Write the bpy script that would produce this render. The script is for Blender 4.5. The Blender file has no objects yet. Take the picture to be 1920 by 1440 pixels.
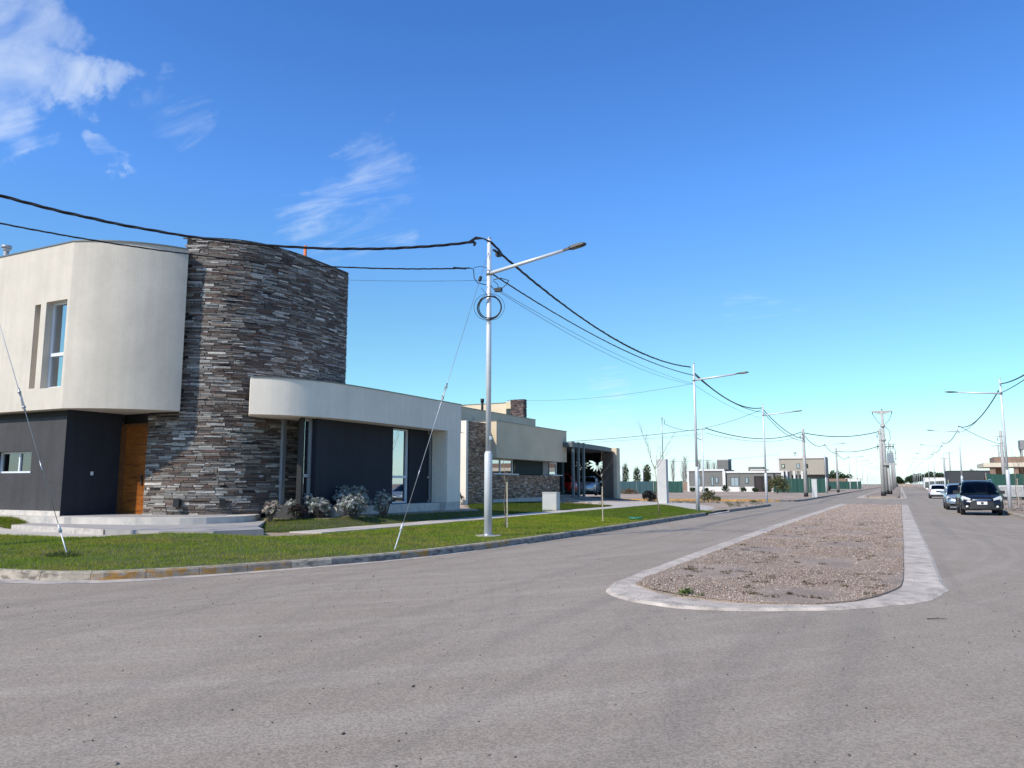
import bpy, bmesh, math, random
import numpy as np
from mathutils import Vector, Matrix, noise
random.seed(7); rng = np.random.default_rng(7)
scene = bpy.context.scene
C = scene.collection
R = math.radians

# ---------------------------------------------------------------- camera, light, exposure
cam_d = bpy.data.cameras.new('camera'); cam = bpy.data.objects.new('camera', cam_d); C.objects.link(cam)
cam_d.sensor_width = 36; cam_d.lens = 27.056; cam_d.clip_start = .05; cam_d.clip_end = 6000
cam.location = (0, 0, 1.5); cam.rotation_euler = (R(90+7.384), 0, R(26.58))
scene.camera = cam
SUN_EL, SUN_AZ = 42., math.degrees(math.atan2(-.39, -.921))      # azimuth measured from +Y towards +X
world = bpy.data.worlds.new('World'); scene.world = world; world.use_nodes = True
nt = world.node_tree; nt.nodes.clear()
def N(tree, t, **kw):
    n = tree.nodes.new(t)
    for k, v in kw.items(): setattr(n, k, v)
    return n
def sky_nodes():
    L = nt.links.new
    out = N(nt, 'ShaderNodeOutputWorld'); bg = N(nt, 'ShaderNodeBackground'); L(bg.outputs[0], out.inputs[0])
    sky = N(nt, 'ShaderNodeTexSky', sky_type='NISHITA', sun_disc=False)
    sky.sun_elevation = R(SUN_EL); sky.sun_rotation = R(SUN_AZ)
    sky.altitude = 700; sky.air_density = 1.0; sky.dust_density = .6; sky.ozone_density = 1.0
    bg.inputs[1].default_value = .109
    tc = N(nt, 'ShaderNodeTexCoord')
    def math_(op, a, b=None, c=None, clamp=False):
        m = N(nt, 'ShaderNodeMath', operation=op); m.use_clamp = clamp
        for i, v in enumerate((a, b, c)):
            if v is None: continue
            if isinstance(v, (int, float)): m.inputs[i].default_value = v
            else: L(v, m.inputs[i])
        return m.outputs[0]
    sep = N(nt, 'ShaderNodeSeparateXYZ'); L(tc.outputs['Generated'], sep.inputs[0])
    # colour of clear air seen from the camera phone: deeper blue overhead, pale cyan near the horizon
    ramp = N(nt, 'ShaderNodeValToRGB'); L(sep.outputs[2], ramp.inputs[0])
    cr = ramp.color_ramp; cr.interpolation = 'LINEAR'
    cr.elements[0].position = 0; cr.elements[0].color = SKYR[0][1]
    cr.elements[1].position = SKYR[-1][0]; cr.elements[1].color = SKYR[-1][1]
    for p, c in SKYR[1:-1]:
        e = cr.elements.new(p); e.color = c
    mul = N(nt, 'ShaderNodeMix', data_type='RGBA', blend_type='MULTIPLY'); mul.inputs[0].default_value = 1
    L(sky.outputs[0], mul.inputs[6]); L(ramp.outputs[0], mul.inputs[7])
    # clouds laid on a high plane
    z = math_('ADD', math_('MAXIMUM', sep.outputs[2], 0.), .12)
    px = math_('DIVIDE', sep.outputs[0], z); py = math_('DIVIDE', sep.outputs[1], z)
    comb = N(nt, 'ShaderNodeCombineXYZ'); L(px, comb.inputs[0]); L(py, comb.inputs[1])
    wn = N(nt, 'ShaderNodeTexNoise'); L(tc.outputs['Generated'], wn.inputs[0]); wn.inputs['Scale'].default_value = 7; wn.inputs['Detail'].default_value = 6; wn.inputs['Roughness'].default_value = .6
    w1 = N(nt, 'ShaderNodeVectorMath', operation='SUBTRACT'); L(wn.outputs['Color'], w1.inputs[0]); w1.inputs[1].default_value = (.5, .5, .5)
    w2 = N(nt, 'ShaderNodeVectorMath', operation='MULTIPLY_ADD'); L(w1.outputs[0], w2.inputs[0]); w2.inputs[1].default_value = (.22, .22, .22); L(tc.outputs['Generated'], w2.inputs[2])
    w3 = N(nt, 'ShaderNodeVectorMath', operation='NORMALIZE'); L(w2.outputs[0], w3.inputs[0]); wv = w3.outputs[0]
    def cloud(rot, sx, sy, lo, hi, blobs, dist, seed):
        mp = N(nt, 'ShaderNodeMapping'); L(comb.outputs[0], mp.inputs[0]); mp.inputs[2].default_value = (0, 0, R(rot)); mp.inputs[3].default_value = (sx, sy, 1); mp.inputs[1].default_value = (seed, seed*.7, seed)
        no = N(nt, 'ShaderNodeTexNoise'); L(mp.outputs[0], no.inputs[0]); no.inputs['Scale'].default_value = 1; no.inputs['Detail'].default_value = 9; no.inputs['Roughness'].default_value = .58; no.inputs['Distortion'].default_value = dist
        tot = None
        for d, cos0, cos1, w in blobs:
            dp = N(nt, 'ShaderNodeVectorMath', operation='DOT_PRODUCT'); L(wv, dp.inputs[0]); dp.inputs[1].default_value = d
            mr = N(nt, 'ShaderNodeMapRange', interpolation_type='SMOOTHSTEP'); L(dp.outputs['Value'], mr.inputs[0])
            mr.inputs[1].default_value = cos0; mr.inputs[2].default_value = cos1; mr.inputs[3].default_value = 0; mr.inputs[4].default_value = w
            tot = mr.outputs[0] if tot is None else math_('MAXIMUM', tot, mr.outputs[0])
        v = math_('ADD', no.outputs[0], math_('MULTIPLY', math_('SUBTRACT', tot, 1.), .45))
        mr = N(nt, 'ShaderNodeMapRange', interpolation_type='SMOOTHSTEP'); L(v, mr.inputs[0]); mr.inputs[1].default_value = lo; mr.inputs[2].default_value = hi; mr.inputs[3].default_value = 0; mr.inputs[4].default_value = 1
        return mr.outputs[0]
    def D(px_, py_):
        x = (px_-960)/1443; y = -(py_-720)/1443; P = R(7.384); A = R(26.58)
        f = math.cos(P)-y*math.sin(P); zz = math.sin(P)+y*math.cos(P)
        v = Vector((x*math.cos(A)-f*math.sin(A), x*math.sin(A)+f*math.cos(A), zz)); return v.normalized()
    cs = lambda a: math.cos(R(a))
    c1 = cloud(18, 2.1, 5.2, .36, .92, [(D(20, 40), cs(6), cs(1), 1.12), (D(110, 70), cs(3.6), cs(.6), 1.08), (D(-40, 150), cs(5.5), cs(1), 1.1), (D(60, 165), cs(3.4), cs(.5), 1.12), (D(140, 200), cs(2.9), cs(.5), 1.15), (D(215, 215), cs(2.2), cs(.3), 1.12), (D(160, 318), cs(1.8), cs(.2), 1.0), (D(205, 330), cs(1.3), cs(.2), 1.0), (D(-500, 80), cs(14), cs(4), .9)], .9, 3.1)
    c2 = cloud(62, 2.2, 7.0, .36, .95, [(D(640, 400), cs(6), cs(1), 1.0), (D(700, 300), cs(4), cs(1), .9), (D(730, 420), cs(3), cs(.5), 1.05), (D(340, 235), cs(4.), cs(.5), .88), (D(560, 110), cs(3), cs(1), .5), (D(1150, 755), cs(4), cs(1), .9), (D(1420, 560), cs(4), cs(1), .72)], 1.6, 8.3)
    den = math_('MINIMUM', math_('ADD', math_('MULTIPLY', c1, .84), math_('MULTIPLY', c2, .62)), .95)
    mix = N(nt, 'ShaderNodeMix', data_type='RGBA'); L(den, mix.inputs[0]); L(mul.outputs[2], mix.inputs[6]); mix.inputs[7].default_value = CLOUD
    L(mix.outputs[2], bg.inputs[0])
SKYR = [(0, (.76, 1.0, 1.25, 1)), (.05, (.77, .95, 1.05, 1)), (.107, (.64, 1.0, 1.0, 1)), (.207, (.62, .98, 1.12, 1)), (.36, (.54, 1.0, 1.56, 1)), (.54, (.43, .87, 1.46, 1)), (1, (.42, .82, 1.4, 1))]
CLOUD = (5.6, 6.2, 6.8, 1)
sky_nodes()
sd = bpy.data.lights.new('sun', 'SUN'); sun = bpy.data.objects.new('sun', sd); C.objects.link(sun)
sd.energy = 3.4; sd.angle = R(1.5); sd.color = (1, .925, .80)
az = R(SUN_AZ); el = R(SUN_EL)
sv = Vector((math.sin(az)*math.cos(el), math.cos(az)*math.cos(el), math.sin(el)))
sun.rotation_euler = sv.to_track_quat('Z', 'Y').to_euler(); sun.location = (-20, -30, 60)
scene.view_settings.view_transform = 'Standard'; scene.view_settings.look = 'None'
scene.view_settings.exposure = .54; scene.view_settings.gamma = 1

# ---------------------------------------------------------------- materials
MATS = {}
def s2l(c):
    return tuple(((v/255)/12.92 if v/255 <= .04045 else ((v/255+.055)/1.055)**2.4) for v in c)
def mat(name, col, rough=.8, var=.12, vs=3., bump=0., bs=60., metal=0., spec=.5, var2=None, stretch=None, attr=None, big=None, ior=None, streak=0):
    if name in MATS: return MATS[name]
    m = bpy.data.materials.new(name); m.use_nodes = True; t = m.node_tree; L = t.links.new
    p = t.nodes['Principled BSDF']; p.inputs['Roughness'].default_value = rough; p.inputs['Metallic'].default_value = metal
    p.inputs['Specular IOR Level'].default_value = spec
    if ior: p.inputs['IOR'].default_value = ior
    col = tuple(col[:3])+(1,)
    tc = N(t, 'ShaderNodeTexCoord'); vec = tc.outputs['Object']
    if stretch:
        mp = N(t, 'ShaderNodeMapping'); L(vec, mp.inputs[0]); mp.inputs[3].default_value = stretch; vec = mp.outputs[0]
    src = None
    if attr:
        a = N(t, 'ShaderNodeAttribute', attribute_name='col'); src = a.outputs['Color']
    def mulnoise(src, scale, amt, det=5, v=vec):
        no = N(t, 'ShaderNodeTexNoise'); L(v, no.inputs[0]); no.inputs['Scale'].default_value = scale; no.inputs['Detail'].default_value = det
        mr = N(t, 'ShaderNodeMapRange'); L(no.outputs[0], mr.inputs[0]); mr.inputs[1].default_value = .3; mr.inputs[2].default_value = .7; mr.inputs[3].default_value = 1-amt; mr.inputs[4].default_value = 1+amt
        mx = N(t, 'ShaderNodeMix', data_type='RGBA', blend_type='MULTIPLY'); mx.inputs[0].default_value = 1
        if src is None: mx.inputs[6].default_value = col
        else: L(src, mx.inputs[6])
        cb = N(t, 'ShaderNodeCombineColor'); [L(mr.outputs[0], cb.inputs[i]) for i in range(3)]
        L(cb.outputs[0], mx.inputs[7]); return mx.outputs[2]
    if var2:
        no = N(t, 'ShaderNodeTexNoise'); L(vec, no.inputs[0]); no.inputs['Scale'].default_value = var2[1]; no.inputs['Detail'].default_value = 6; no.inputs['Roughness'].default_value = .65
        mr = N(t, 'ShaderNodeMapRange', interpolation_type='SMOOTHSTEP'); L(no.outputs[0], mr.inputs[0]); mr.inputs[1].default_value = var2[2]; mr.inputs[2].default_value = var2[3]
        mx = N(t, 'ShaderNodeMix', data_type='RGBA'); L(mr.outputs[0], mx.inputs[0])
        if src is None: mx.inputs[6].default_value = col
        else: L(src, mx.inputs[6])
        mx.inputs[7].default_value = tuple(var2[0])+(1,); src = mx.outputs[2]
    if var: src = mulnoise(src, vs, var)
    if big: src = mulnoise(src, big[0], big[1], 3, tc.outputs['Object'])
    if streak:
        mp2 = N(t, 'ShaderNodeMapping'); L(tc.outputs['Object'], mp2.inputs[0]); mp2.inputs[3].default_value = (2.6, 2.6, .16)
        src = mulnoise(src, 1.6, streak, 6, mp2.outputs[0]); src = mulnoise(src, 5.5, streak*.55, 7, tc.outputs['Object']); src = mulnoise(src, 38, streak*.5, 2, tc.outputs['Object'])
    if src is None: p.inputs['Base Color'].default_value = col
    else: L(src, p.inputs['Base Color'])
    if bump:
        no = N(t, 'ShaderNodeTexNoise'); L(vec, no.inputs[0]); no.inputs['Scale'].default_value = bs; no.inputs['Detail'].default_value = 4
        b = N(t, 'ShaderNodeBump'); b.inputs['Strength'].default_value = bump; b.inputs['Distance'].default_value = .02
        L(no.outputs[0], b.inputs['Height']); L(b.outputs[0], p.inputs['Normal'])
    MATS[name] = m; return m
M_stucco = mat('cream_stucco', (.59, .525, .435), .9, .05, 1.2, .5, 55, big=(.35, .05), streak=.05)
M_stucco_lifted = mat('lightened_stucco', (.84, .74, .61), .9, .04, 1.2, .45, 55, big=(.35, .05), streak=.045)  # cream paint made lighter to lift the shaded walls; pale side wall shares it
M_grey = mat('charcoal_stucco', (.052, .050, .052), .9, .10, 1.5, .5, 55, big=(.5, .08), streak=.12)
M_charcoal_shade = mat('charcoal_with_shade', (.017, .019, .027), .85, .10, 1.5, .35, 55, streak=.12)  # bluish shade of street-facing charcoal walls is put into this colour
M_black = mat('black_paint', (.01, .01, .011), .6, .1)
M_coping = mat('metal_coping', (.22, .22, .21), .45, .1, metal=.5)
M_plinth = mat('pale_concrete', (.54, .49, .43), .85, .10, 4, .2, 60, var2=((.36, .35, .33), 3, .5, .75))
M_concrete = mat('grey_concrete', (.34, .315, .29), .85, .10, 2, .2, 70, var2=((.24, .24, .24), 1.3, .5, .8))
M_path = mat('path_concrete', (.47, .42, .36), .9, .12, 2, .25, 60, var2=((.28, .27, .24), 1.6, .5, .85))
M_render = mat('rough_step_edge', (.46, .42, .38), .95, .15, 5, .6, 30, var2=((.30, .24, .19), 6, .5, .7))
M_wood = mat('varnished_wood', (.27, .085, .015), .35, .25, 2.5, .1, 40, stretch=(.9, .9, 9), var2=((.12, .035, .008), 2.2, .46, .66), big=(1.6, .2))
M_woodf = mat('wood_frame', (.14, .055, .018), .45, .2, 6)
M_stone = mat('slate_stone', (.2, .2, .2), .85, .22, 14, .5, 45, attr=True)
M_mortar = mat('stone_backing', (.022, .020, .019), .95, .2, 8)
M_wframe = mat('white_aluminium', (.72, .73, .75), .35, .03)
M_gframe = mat('grey_aluminium', (.36, .37, .39), .4, .04, metal=.3)
M_metal = mat('galvanised_steel', (.42, .43, .44), .4, .12, 20, metal=.7)
M_pole = mat('white_pole_paint', (.62, .63, .64), .45, .06, 3, metal=.15, var2=((.45, .45, .44), 5, .62, .8))
M_cpole = mat('concrete_pole', (.40, .385, .36), .9, .12, 4, .2, 40)
M_lampb = mat('lamp_housing', (.028, .029, .028), .5, .1)
M_lens = mat('lamp_lens', (.14, .12, .07), .3, .1)
M_cable = mat('black_cable', (.012, .012, .014), .55, 0)
M_wire = mat('grey_wire', (.10, .105, .11), .6, 0)
M_bark = mat('bare_bark', (.20, .155, .115), .9, .25, 30, .4, 80)
M_bark2 = mat('dark_bark', (.10, .08, .062), .9, .25, 20)
M_stake = mat('weathered_stake', (.45, .38, .29), .9, .2, 20)
M_orange = mat('orange_pipe', (.55, .14, .04), .6, .1)
M_curtain = mat('curtain_fabric', (.50, .53, .52), .9, .2, 2, stretch=(14, 14, .4))
M_room = mat('room_dark', (.02, .022, .024), .9, 0)
def glass(name, tint, fac):
    m = bpy.data.materials.new(name); m.use_nodes = True; t = m.node_tree; t.nodes.clear(); L = t.links.new
    o = N(t, 'ShaderNodeOutputMaterial'); mx = N(t, 'ShaderNodeMixShader'); tr = N(t, 'ShaderNodeBsdfTransparent'); gl = N(t, 'ShaderNodeBsdfGlossy')
    lw = N(t, 'ShaderNodeFresnel'); lw.inputs[0].default_value = 1.5
    ad = N(t, 'ShaderNodeMath', operation='ADD', use_clamp=True); L(lw.outputs[0], ad.inputs[0]); ad.inputs[1].default_value = fac
    L(ad.outputs[0], mx.inputs[0]); tr.inputs[0].default_value = tint+(1,); gl.inputs['Roughness'].default_value = .02; gl.inputs[0].default_value = (.9, .94, .97, 1)
    L(tr.outputs[0], mx.inputs[1]); L(gl.outputs[0], mx.inputs[2]); L(mx.outputs[0], o.inputs[0]); MATS[name] = m; return m
M_glass = glass('window_glass', (.55, .62, .62), .12)
M_glassr = glass('coated_window_glass', (.35, .42, .45), .45)
M_carglass = glass('car_glass', (.10, .12, .13), -.02)

# ---------------------------------------------------------------- mesh helpers
class MB:
    def __init__(s): s.v = []; s.f = []; s.c = []; s.col = None; s.sm = []; s.smooth = False
    def add(s, vs, fs):
        n = len(s.v); s.v += [tuple(v) for v in vs]; s.f += [tuple(i+n for i in f) for f in fs]
        s.c += [s.col]*len(fs); s.sm += [s.smooth]*len(fs); return s
    def box(s, c, d, rz=0, rx=0, ry=0):
        M = Matrix.Rotation(rz, 3, 'Z') @ Matrix.Rotation(ry, 3, 'Y') @ Matrix.Rotation(rx, 3, 'X')
        vs = [Vector(c)+M @ Vector((x*d[0]/2, y*d[1]/2, z*d[2]/2)) for x in (-1, 1) for y in (-1, 1) for z in (-1, 1)]
        return s.add(vs, [(0, 1, 3, 2), (4, 6, 7, 5), (0, 4, 5, 1), (2, 3, 7, 6), (0, 2, 6, 4), (1, 5, 7, 3)])
    def bx(s, x0, x1, y0, y1, z0, z1): return s.box(((x0+x1)/2, (y0+y1)/2, (z0+z1)/2), (abs(x1-x0), abs(y1-y0), abs(z1-z0)))
    def prism(s, poly, z0, z1):
        a = sum(poly[i][0]*poly[(i+1) % len(poly)][1]-poly[(i+1) % len(poly)][0]*poly[i][1] for i in range(len(poly)))
        if a < 0: poly = poly[::-1]
        n = len(poly); zf = (lambda z, p: z(p) if callable(z) else z)
        vs = [(p[0], p[1], zf(z0, p)) for p in poly]+[(p[0], p[1], zf(z1, p)) for p in poly]
        return s.add(vs, [tuple(range(n))[::-1], tuple(range(n, 2*n))]+[(i, (i+1) % n, n+(i+1) % n, n+i) for i in range(n)])
    def tube(s, pts, r, n=8, cap=True):
        pts = [Vector(p) for p in pts]; rs = r if isinstance(r, (list, tuple)) else [r]*len(pts); base = len(s.v); vs = []; fs = []
        ref = Vector((0, 0, 1)) if abs((pts[-1]-pts[0]).normalized().z) < .9 else Vector((1, 0, 0))
        for i, p in enumerate(pts):
            t = (pts[min(i+1, len(pts)-1)]-pts[max(i-1, 0)]).normalized(); u = t.cross(ref).normalized(); w = t.cross(u).normalized()
            vs += [p+(u*math.cos(a)+w*math.sin(a))*rs[i] for a in [2*math.pi*k/n for k in range(n)]]
        for i in range(len(pts)-1):
            fs += [(i*n+k, i*n+(k+1) % n, (i+1)*n+(k+1) % n, (i+1)*n+k) for k in range(n)]
        if cap: fs += [tuple(range(n))[::-1], tuple((len(pts)-1)*n+k for k in range(n))]
        sm = s.smooth; s.smooth = n > 5; s.add(vs, fs); s.smooth = sm; return s
    def cyl(s, p, r, h, n=16, r2=None): return s.tube([p, (p[0], p[1], p[2]+h)], [r, r if r2 is None else r2], n)
    def wall(s, P0, P1, z0, z1, holes=(), depth=.25):
        P0 = Vector(P0); P1 = Vector(P1); d = (P1-P0); Ln = d.length; d.normalize(); nrm = Vector((d.y, -d.x))
        ss = sorted({0, Ln, *[h[0] for h in holes], *[h[1] for h in holes]}); zs = sorted({z0, z1, *[h[2] for h in holes], *[h[3] for h in holes]})
        q = lambda a, z, o=0.: (P0.x+d.x*a-nrm.x*o, P0.y+d.y*a-nrm.y*o, z)
        for i in range(len(ss)-1):
            for j in range(len(zs)-1):
                a, b, c, e = ss[i], ss[i+1], zs[j], zs[j+1]; m = ((a+b)/2, (c+e)/2)
                if any(h[0] < m[0] < h[1] and h[2] < m[1] < h[3] for h in holes): continue
                s.add([q(a, c), q(b, c), q(b, e), q(a, e)], [(0, 1, 2, 3)])
        for h in holes:
            a, b, c, e = h[:4]
            for A, B in (((a, c), (b, c)), ((b, c), (b, e)), ((b, e), (a, e)), ((a, e), (a, c))):
                s.add([q(*A), q(*A, depth), q(*B, depth), q(*B)], [(0, 1, 2, 3)])
        return s
    def build(s, name, m, parent=None, label=None, kind=None, cat=None, group=None, local=False):
        me = bpy.data.meshes.new(name); me.from_pydata(s.v, [], s.f); me.materials.append(m)
        if any(s.sm): me.polygons.foreach_set('use_smooth', s.sm)
        if any(c is not None for c in s.c):
            at = me.color_attributes.new('col', 'FLOAT_COLOR', 'CORNER'); arr = []
            for p, c in zip(me.polygons, s.c): arr += list(((c or (.2, .2, .2))+(1,)))*p.loop_total
            at.data.foreach_set('color', arr)
        if len(s.f) < 6000:
            b_ = bmesh.new(); b_.from_mesh(me); bmesh.ops.recalc_face_normals(b_, faces=b_.faces); b_.to_mesh(me); b_.free()
        me.update()
        o = bpy.data.objects.new(name, me); C.objects.link(o)
        if parent is not None:
            o.parent = parent
            if not local: o.location = world_off(parent)
        return tag(o, label, cat, group, kind)
def world_off(p):
    v = Vector((0, 0, 0))
    while p is not None: v -= p.location; p = p.parent
    return v
def tag(o, label=None, cat=None, group=None, kind=None):
    for k, v in (('label', label), ('category', cat), ('group', group), ('kind', kind)):
        if v: o[k] = v
    return o
def thing(name, label, cat, loc=(0, 0, 0), rz=0, group=None):
    o = bpy.data.objects.new(name, None); C.objects.link(o); o.location = loc; o.rotation_euler = (0, 0, rz); o.empty_display_size = .2
    return tag(o, label, cat, group)
def copy_tree(o, parent=None):
    c = o.copy(); C.objects.link(c); c.parent = parent
    for ch in list(o.children): copy_tree(ch, c)
    return c
def window(root, P0, P1, s0, s1, z0, z1, inset=.18, mul=(), tra=(), fm=M_wframe, gm=M_glass, fw=.05, curtain=None, room=.8):
    """frame, pane and what is behind it; P0->P1 has the outside on its right"""
    P0 = Vector(P0); P1 = Vector(P1); d = (P1-P0).normalized(); nr = Vector((d.y, -d.x)); rz = math.atan2(d.y, d.x)
    def at(a, z, o): return (P0.x+d.x*a-nr.x*o, P0.y+d.y*a-nr.y*o, z)
    f = MB(); w = s1-s0; h = z1-z0
    for a in (s0+fw/2, s1-fw/2): f.box(at(a, (z0+z1)/2, inset), (fw, .07, h), rz)
    for z in (z0+fw/2, z1-fw/2): f.box(at((s0+s1)/2, z, inset+.003), (w-2*fw, .064, fw), rz)
    for a in mul: f.box(at(s0+a, (z0+z1)/2, inset+.004), (fw*1.2, .06, h-2*fw), rz)
    for z in tra: f.box(at((s0+s1)/2, z, inset-.006), (w-2*fw, .07, fw*1.6), rz)
    fr = f.build('window', fm, root)
    p = MB().box(at((s0+s1)/2, (z0+z1)/2, inset+.02), (w-fw, .006, h-fw), rz); p.build('pane', gm, fr)
    r = MB(); o = inset+.05
    a, b, c, e = s0, s1, z0, z1
    q = lambda A, z, k: at(A, z, k)
    r.add([q(a, c, o), q(b, c, o), q(b, e, o), q(a, e, o), q(a, c, o+room), q(b, c, o+room), q(b, e, o+room), q(a, e, o+room)], [(4, 5, 6, 7), (0, 4, 7, 3), (1, 2, 6, 5), (0, 1, 5, 4), (3, 7, 6, 2)])
    r.build('room_shell', M_room, fr)
    if curtain:
        ca, cb = curtain; k = MB(); n = 14; vs = []
        for i in range(n+1):
            A = s0+ca*w+(cb-ca)*w*i/n; off = inset+.12+.02*(i % 2)
            vs += [at(A, z0, off), at(A, z1, off)]
        k.add(vs, [(2*i, 2*i+2, 2*i+3, 2*i+1) for i in range(n)]); k.build('curtain', M_curtain, fr)
    return fr
def interp(tab, x):
    if x <= tab[0][0]: return tab[0][1]
    for (a, b), (c, d) in zip(tab, tab[1:]):
        if x <= c: return b+(d-b)*(x-a)/(c-a)
    return tab[-1][1]
def inpoly(x, y, P):
    c = False
    for i in range(len(P)):
        x1, y1 = P[i]; x2, y2 = P[i-1]
        if (y1 > y) != (y2 > y) and x < (x2-x1)*(y-y1)/(y2-y1)+x1: c = not c
    return c
# ---------------------------------------------------------------- ground, road, kerbs
KERB = [(-60, 7.2), (-30, 7.3), (-16, 7.35), (-12.9, 7.45), (-11.8, 7.7), (-11.1, 8.12), (-10.63, 8.75), (-10.2, 9.5), (-9.87, 10.3), (-9.5, 11.25), (-9.1, 12.4), (-8.8, 13.8), (-8.6, 15.6), (-8.46, 18.2), (-8.38, 21.7), (-8.34, 27), (-8.3, 34.5), (-8.28, 37.3)]
KERB2 = [(-8.2, 42.3), (-8.0, 50), (-7.9, 55), (-8.2, 56.6), (-9, 57.8), (-10.5, 58.4), (-14, 58.5), (-60, 58.5)]
KERB3 = [(-60, 68), (-12, 68), (-9.6, 68.6), (-8.2, 70), (-7.6, 72), (-7.5, 80), (-7.4, 420)]
KR = [(60, 14), (9, 14), (6.2, 15.2), (5.0, 18), (4.6, 24), (4.6, 60)]
KR2 = [(60, 70), (8, 70), (5.6, 71), (4.8, 74), (4.7, 420)]
def mat_asphalt():
    m = bpy.data.materials.new('asphalt'); m.use_nodes = True; t = m.node_tree; L = t.links.new; p = t.nodes['Principled BSDF']; p.inputs['Roughness'].default_value = .92; p.inputs['Specular IOR Level'].default_value = .25
    tc = N(t, 'ShaderNodeTexCoord'); v = tc.outputs['Object']
    def noise_(sc, det=5, rough=.6, vec=v, dist=0):
        n = N(t, 'ShaderNodeTexNoise'); L(vec, n.inputs[0]); n.inputs['Scale'].default_value = sc; n.inputs['Detail'].default_value = det; n.inputs['Roughness'].default_value = rough; n.inputs['Distortion'].default_value = dist; return n.outputs[0]
    def mr(x, a, b, c, d):
        n = N(t, 'ShaderNodeMapRange', interpolation_type='SMOOTHSTEP'); L(x, n.inputs[0])
        for i, k in enumerate((a, b, c, d)): n.inputs[i+1].default_value = k
        return n.outputs[0]
    def mx(f, a, b, mode='MIX'):
        n = N(t, 'ShaderNodeMix', data_type='RGBA', blend_type=mode)
        for i, k in ((0, f), (6, a), (7, b)):
            if isinstance(k, (int, float, tuple)): n.inputs[i].default_value = k
            else: L(k, n.inputs[i])
        return n.outputs[2]
    def mth(op, a, b=0.):
        n = N(t, 'ShaderNodeMath', operation=op)
        for i, k in enumerate((a, b)):
            if isinstance(k, (int, float)): n.inputs[i].default_value = k
            else: L(k, n.inputs[i])
        return n.outputs[0]
    def rings(cx, cy, sc):      # tyre tracks swept round a turning centre
        s = N(t, 'ShaderNodeVectorMath', operation='SUBTRACT'); L(v, s.inputs[0]); s.inputs[1].default_value = (cx, cy, 0)
        ln = N(t, 'ShaderNodeVectorMath', operation='LENGTH'); L(s.outputs[0], ln.inputs[0])
        sp = N(t, 'ShaderNodeSeparateXYZ'); L(s.outputs[0], sp.inputs[0])
        an = mth('ARCTAN2', sp.outputs[1], sp.outputs[0])
        cb = N(t, 'ShaderNodeCombineXYZ'); L(mth('MULTIPLY', ln.outputs['Value'], sc), cb.inputs[0]); L(mth('MULTIPLY', an, 1.6), cb.inputs[1])
        return noise_(1., 5, .62, cb.outputs[0], .3)
    base = mx(mr(noise_(.35, 4), .35, .65, 0, 1), ASPH[0], ASPH[1])
    base = mx(mth('MULTIPLY', mr(noise_(1.3, 6, .7, v, 1.), .5, .72, 0, 1), .5), base, ASPH[2])
    r1 = rings(-21, 22, 2.6); r2 = rings(6, -10, 2.2); r3 = rings(-30, -3, 3.1)
    base = mx(mth('MULTIPLY', mr(r1, .46, .68, 0, 1), .42), base, ASPH[3])
    base = mx(mth('MULTIPLY', mr(r2, .47, .33, 0, 1), .1), base, ASPH[4])
    base = mx(mth('MULTIPLY', mr(r3, .50, .70, 0, 1), .25), base, ASPH[4])
    # dark worn bands running with the carriageway
    mp = N(t, 'ShaderNodeMapping'); L(v, mp.inputs[0]); mp.inputs[3].default_value = (1.1, .03, 1)
    base = mx(mth('MULTIPLY', mr(noise_(1.6, 3, .5, mp.outputs[0]), .5, .66, 0, 1), .3), base, ASPH[4])
    # fine aggregate
    vo = N(t, 'ShaderNodeTexVoronoi'); L(v, vo.inputs[0]); vo.inputs['Scale'].default_value = 75
    sp = N(t, 'ShaderNodeSeparateColor'); L(vo.outputs['Color'], sp.inputs[0])
    k = mr(sp.outputs[0], 0, 1, .80, 1.2); cb = N(t, 'ShaderNodeCombineColor'); [L(k, cb.inputs[i]) for i in range(3)]
    base = mx(1., base, cb.outputs[0], 'MULTIPLY')
    base = mx(mr(noise_(160, 2), .68, .74, 0, .4), base, (.06, .055, .055, 1))
    base = mx(mr(noise_(9, 4, .7), .72, .80, 0, .35), base, (.09, .085, .085, 1))
    L(base, p.inputs['Base Color'])
    b = N(t, 'ShaderNodeBump'); b.inputs['Strength'].default_value = .45; b.inputs['Distance'].default_value = .008; L(noise_(120, 3), b.inputs['Height']); L(b.outputs[0], p.inputs['Normal'])
    return m
ASPH = [(.280, .230, .176, 1), (.308, .256, .198, 1), (.34, .283, .22, 1), (.375, .322, .262, 1), (.195, .168, .140, 1)]
M_asph = mat_asphalt()
M_dirt = mat('dry_dirt', (.27, .195, .14), .95, .2, .7, .5, 18, var2=((.36, .285, .215), .35, .42, .68), big=(.05, .2))
M_dirt2 = mat('pale_lot_dirt', (.36, .27, .20), .95, .2, 1.1, .5, 18, var2=((.17, .15, .08), .5, .50, .72), big=(.08, .2))
M_soil = mat('lawn_soil', (.07, .075, .028), .95, .3, 5, .5, 30)
M_sand = mat('sandy_gutter', (.42, .365, .31), .95, .15, 5, .4, 40, var2=((.22, .20, .19), 2.0, .5, .7))
M_kerb = mat('kerb_concrete', (.24, .225, .205), .95, .25, 5, .6, 35, var2=((.10, .098, .098), 4, .44, .66), stretch=(1, 1, 2.2))
M_kerbl = mat('kerb_pale_worn', (.42, .355, .28), .95, .25, 6, .7, 35, var2=((.20, .165, .135), 3.4, .48, .62), stretch=(1, 1, 2), streak=.12)
M_kerby = mat('kerb_worn_yellow', (.36, .19, .05), .95, .25, 6, .6, 35, var2=((.27, .225, .18), 3.6, .42, .54), stretch=(1, 1, 2))
M_kerbt = mat('kerb_top', (.36, .34, .27), .95, .2, 7, .5, 40, var2=((.20, .20, .10), 3, .5, .7))
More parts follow.
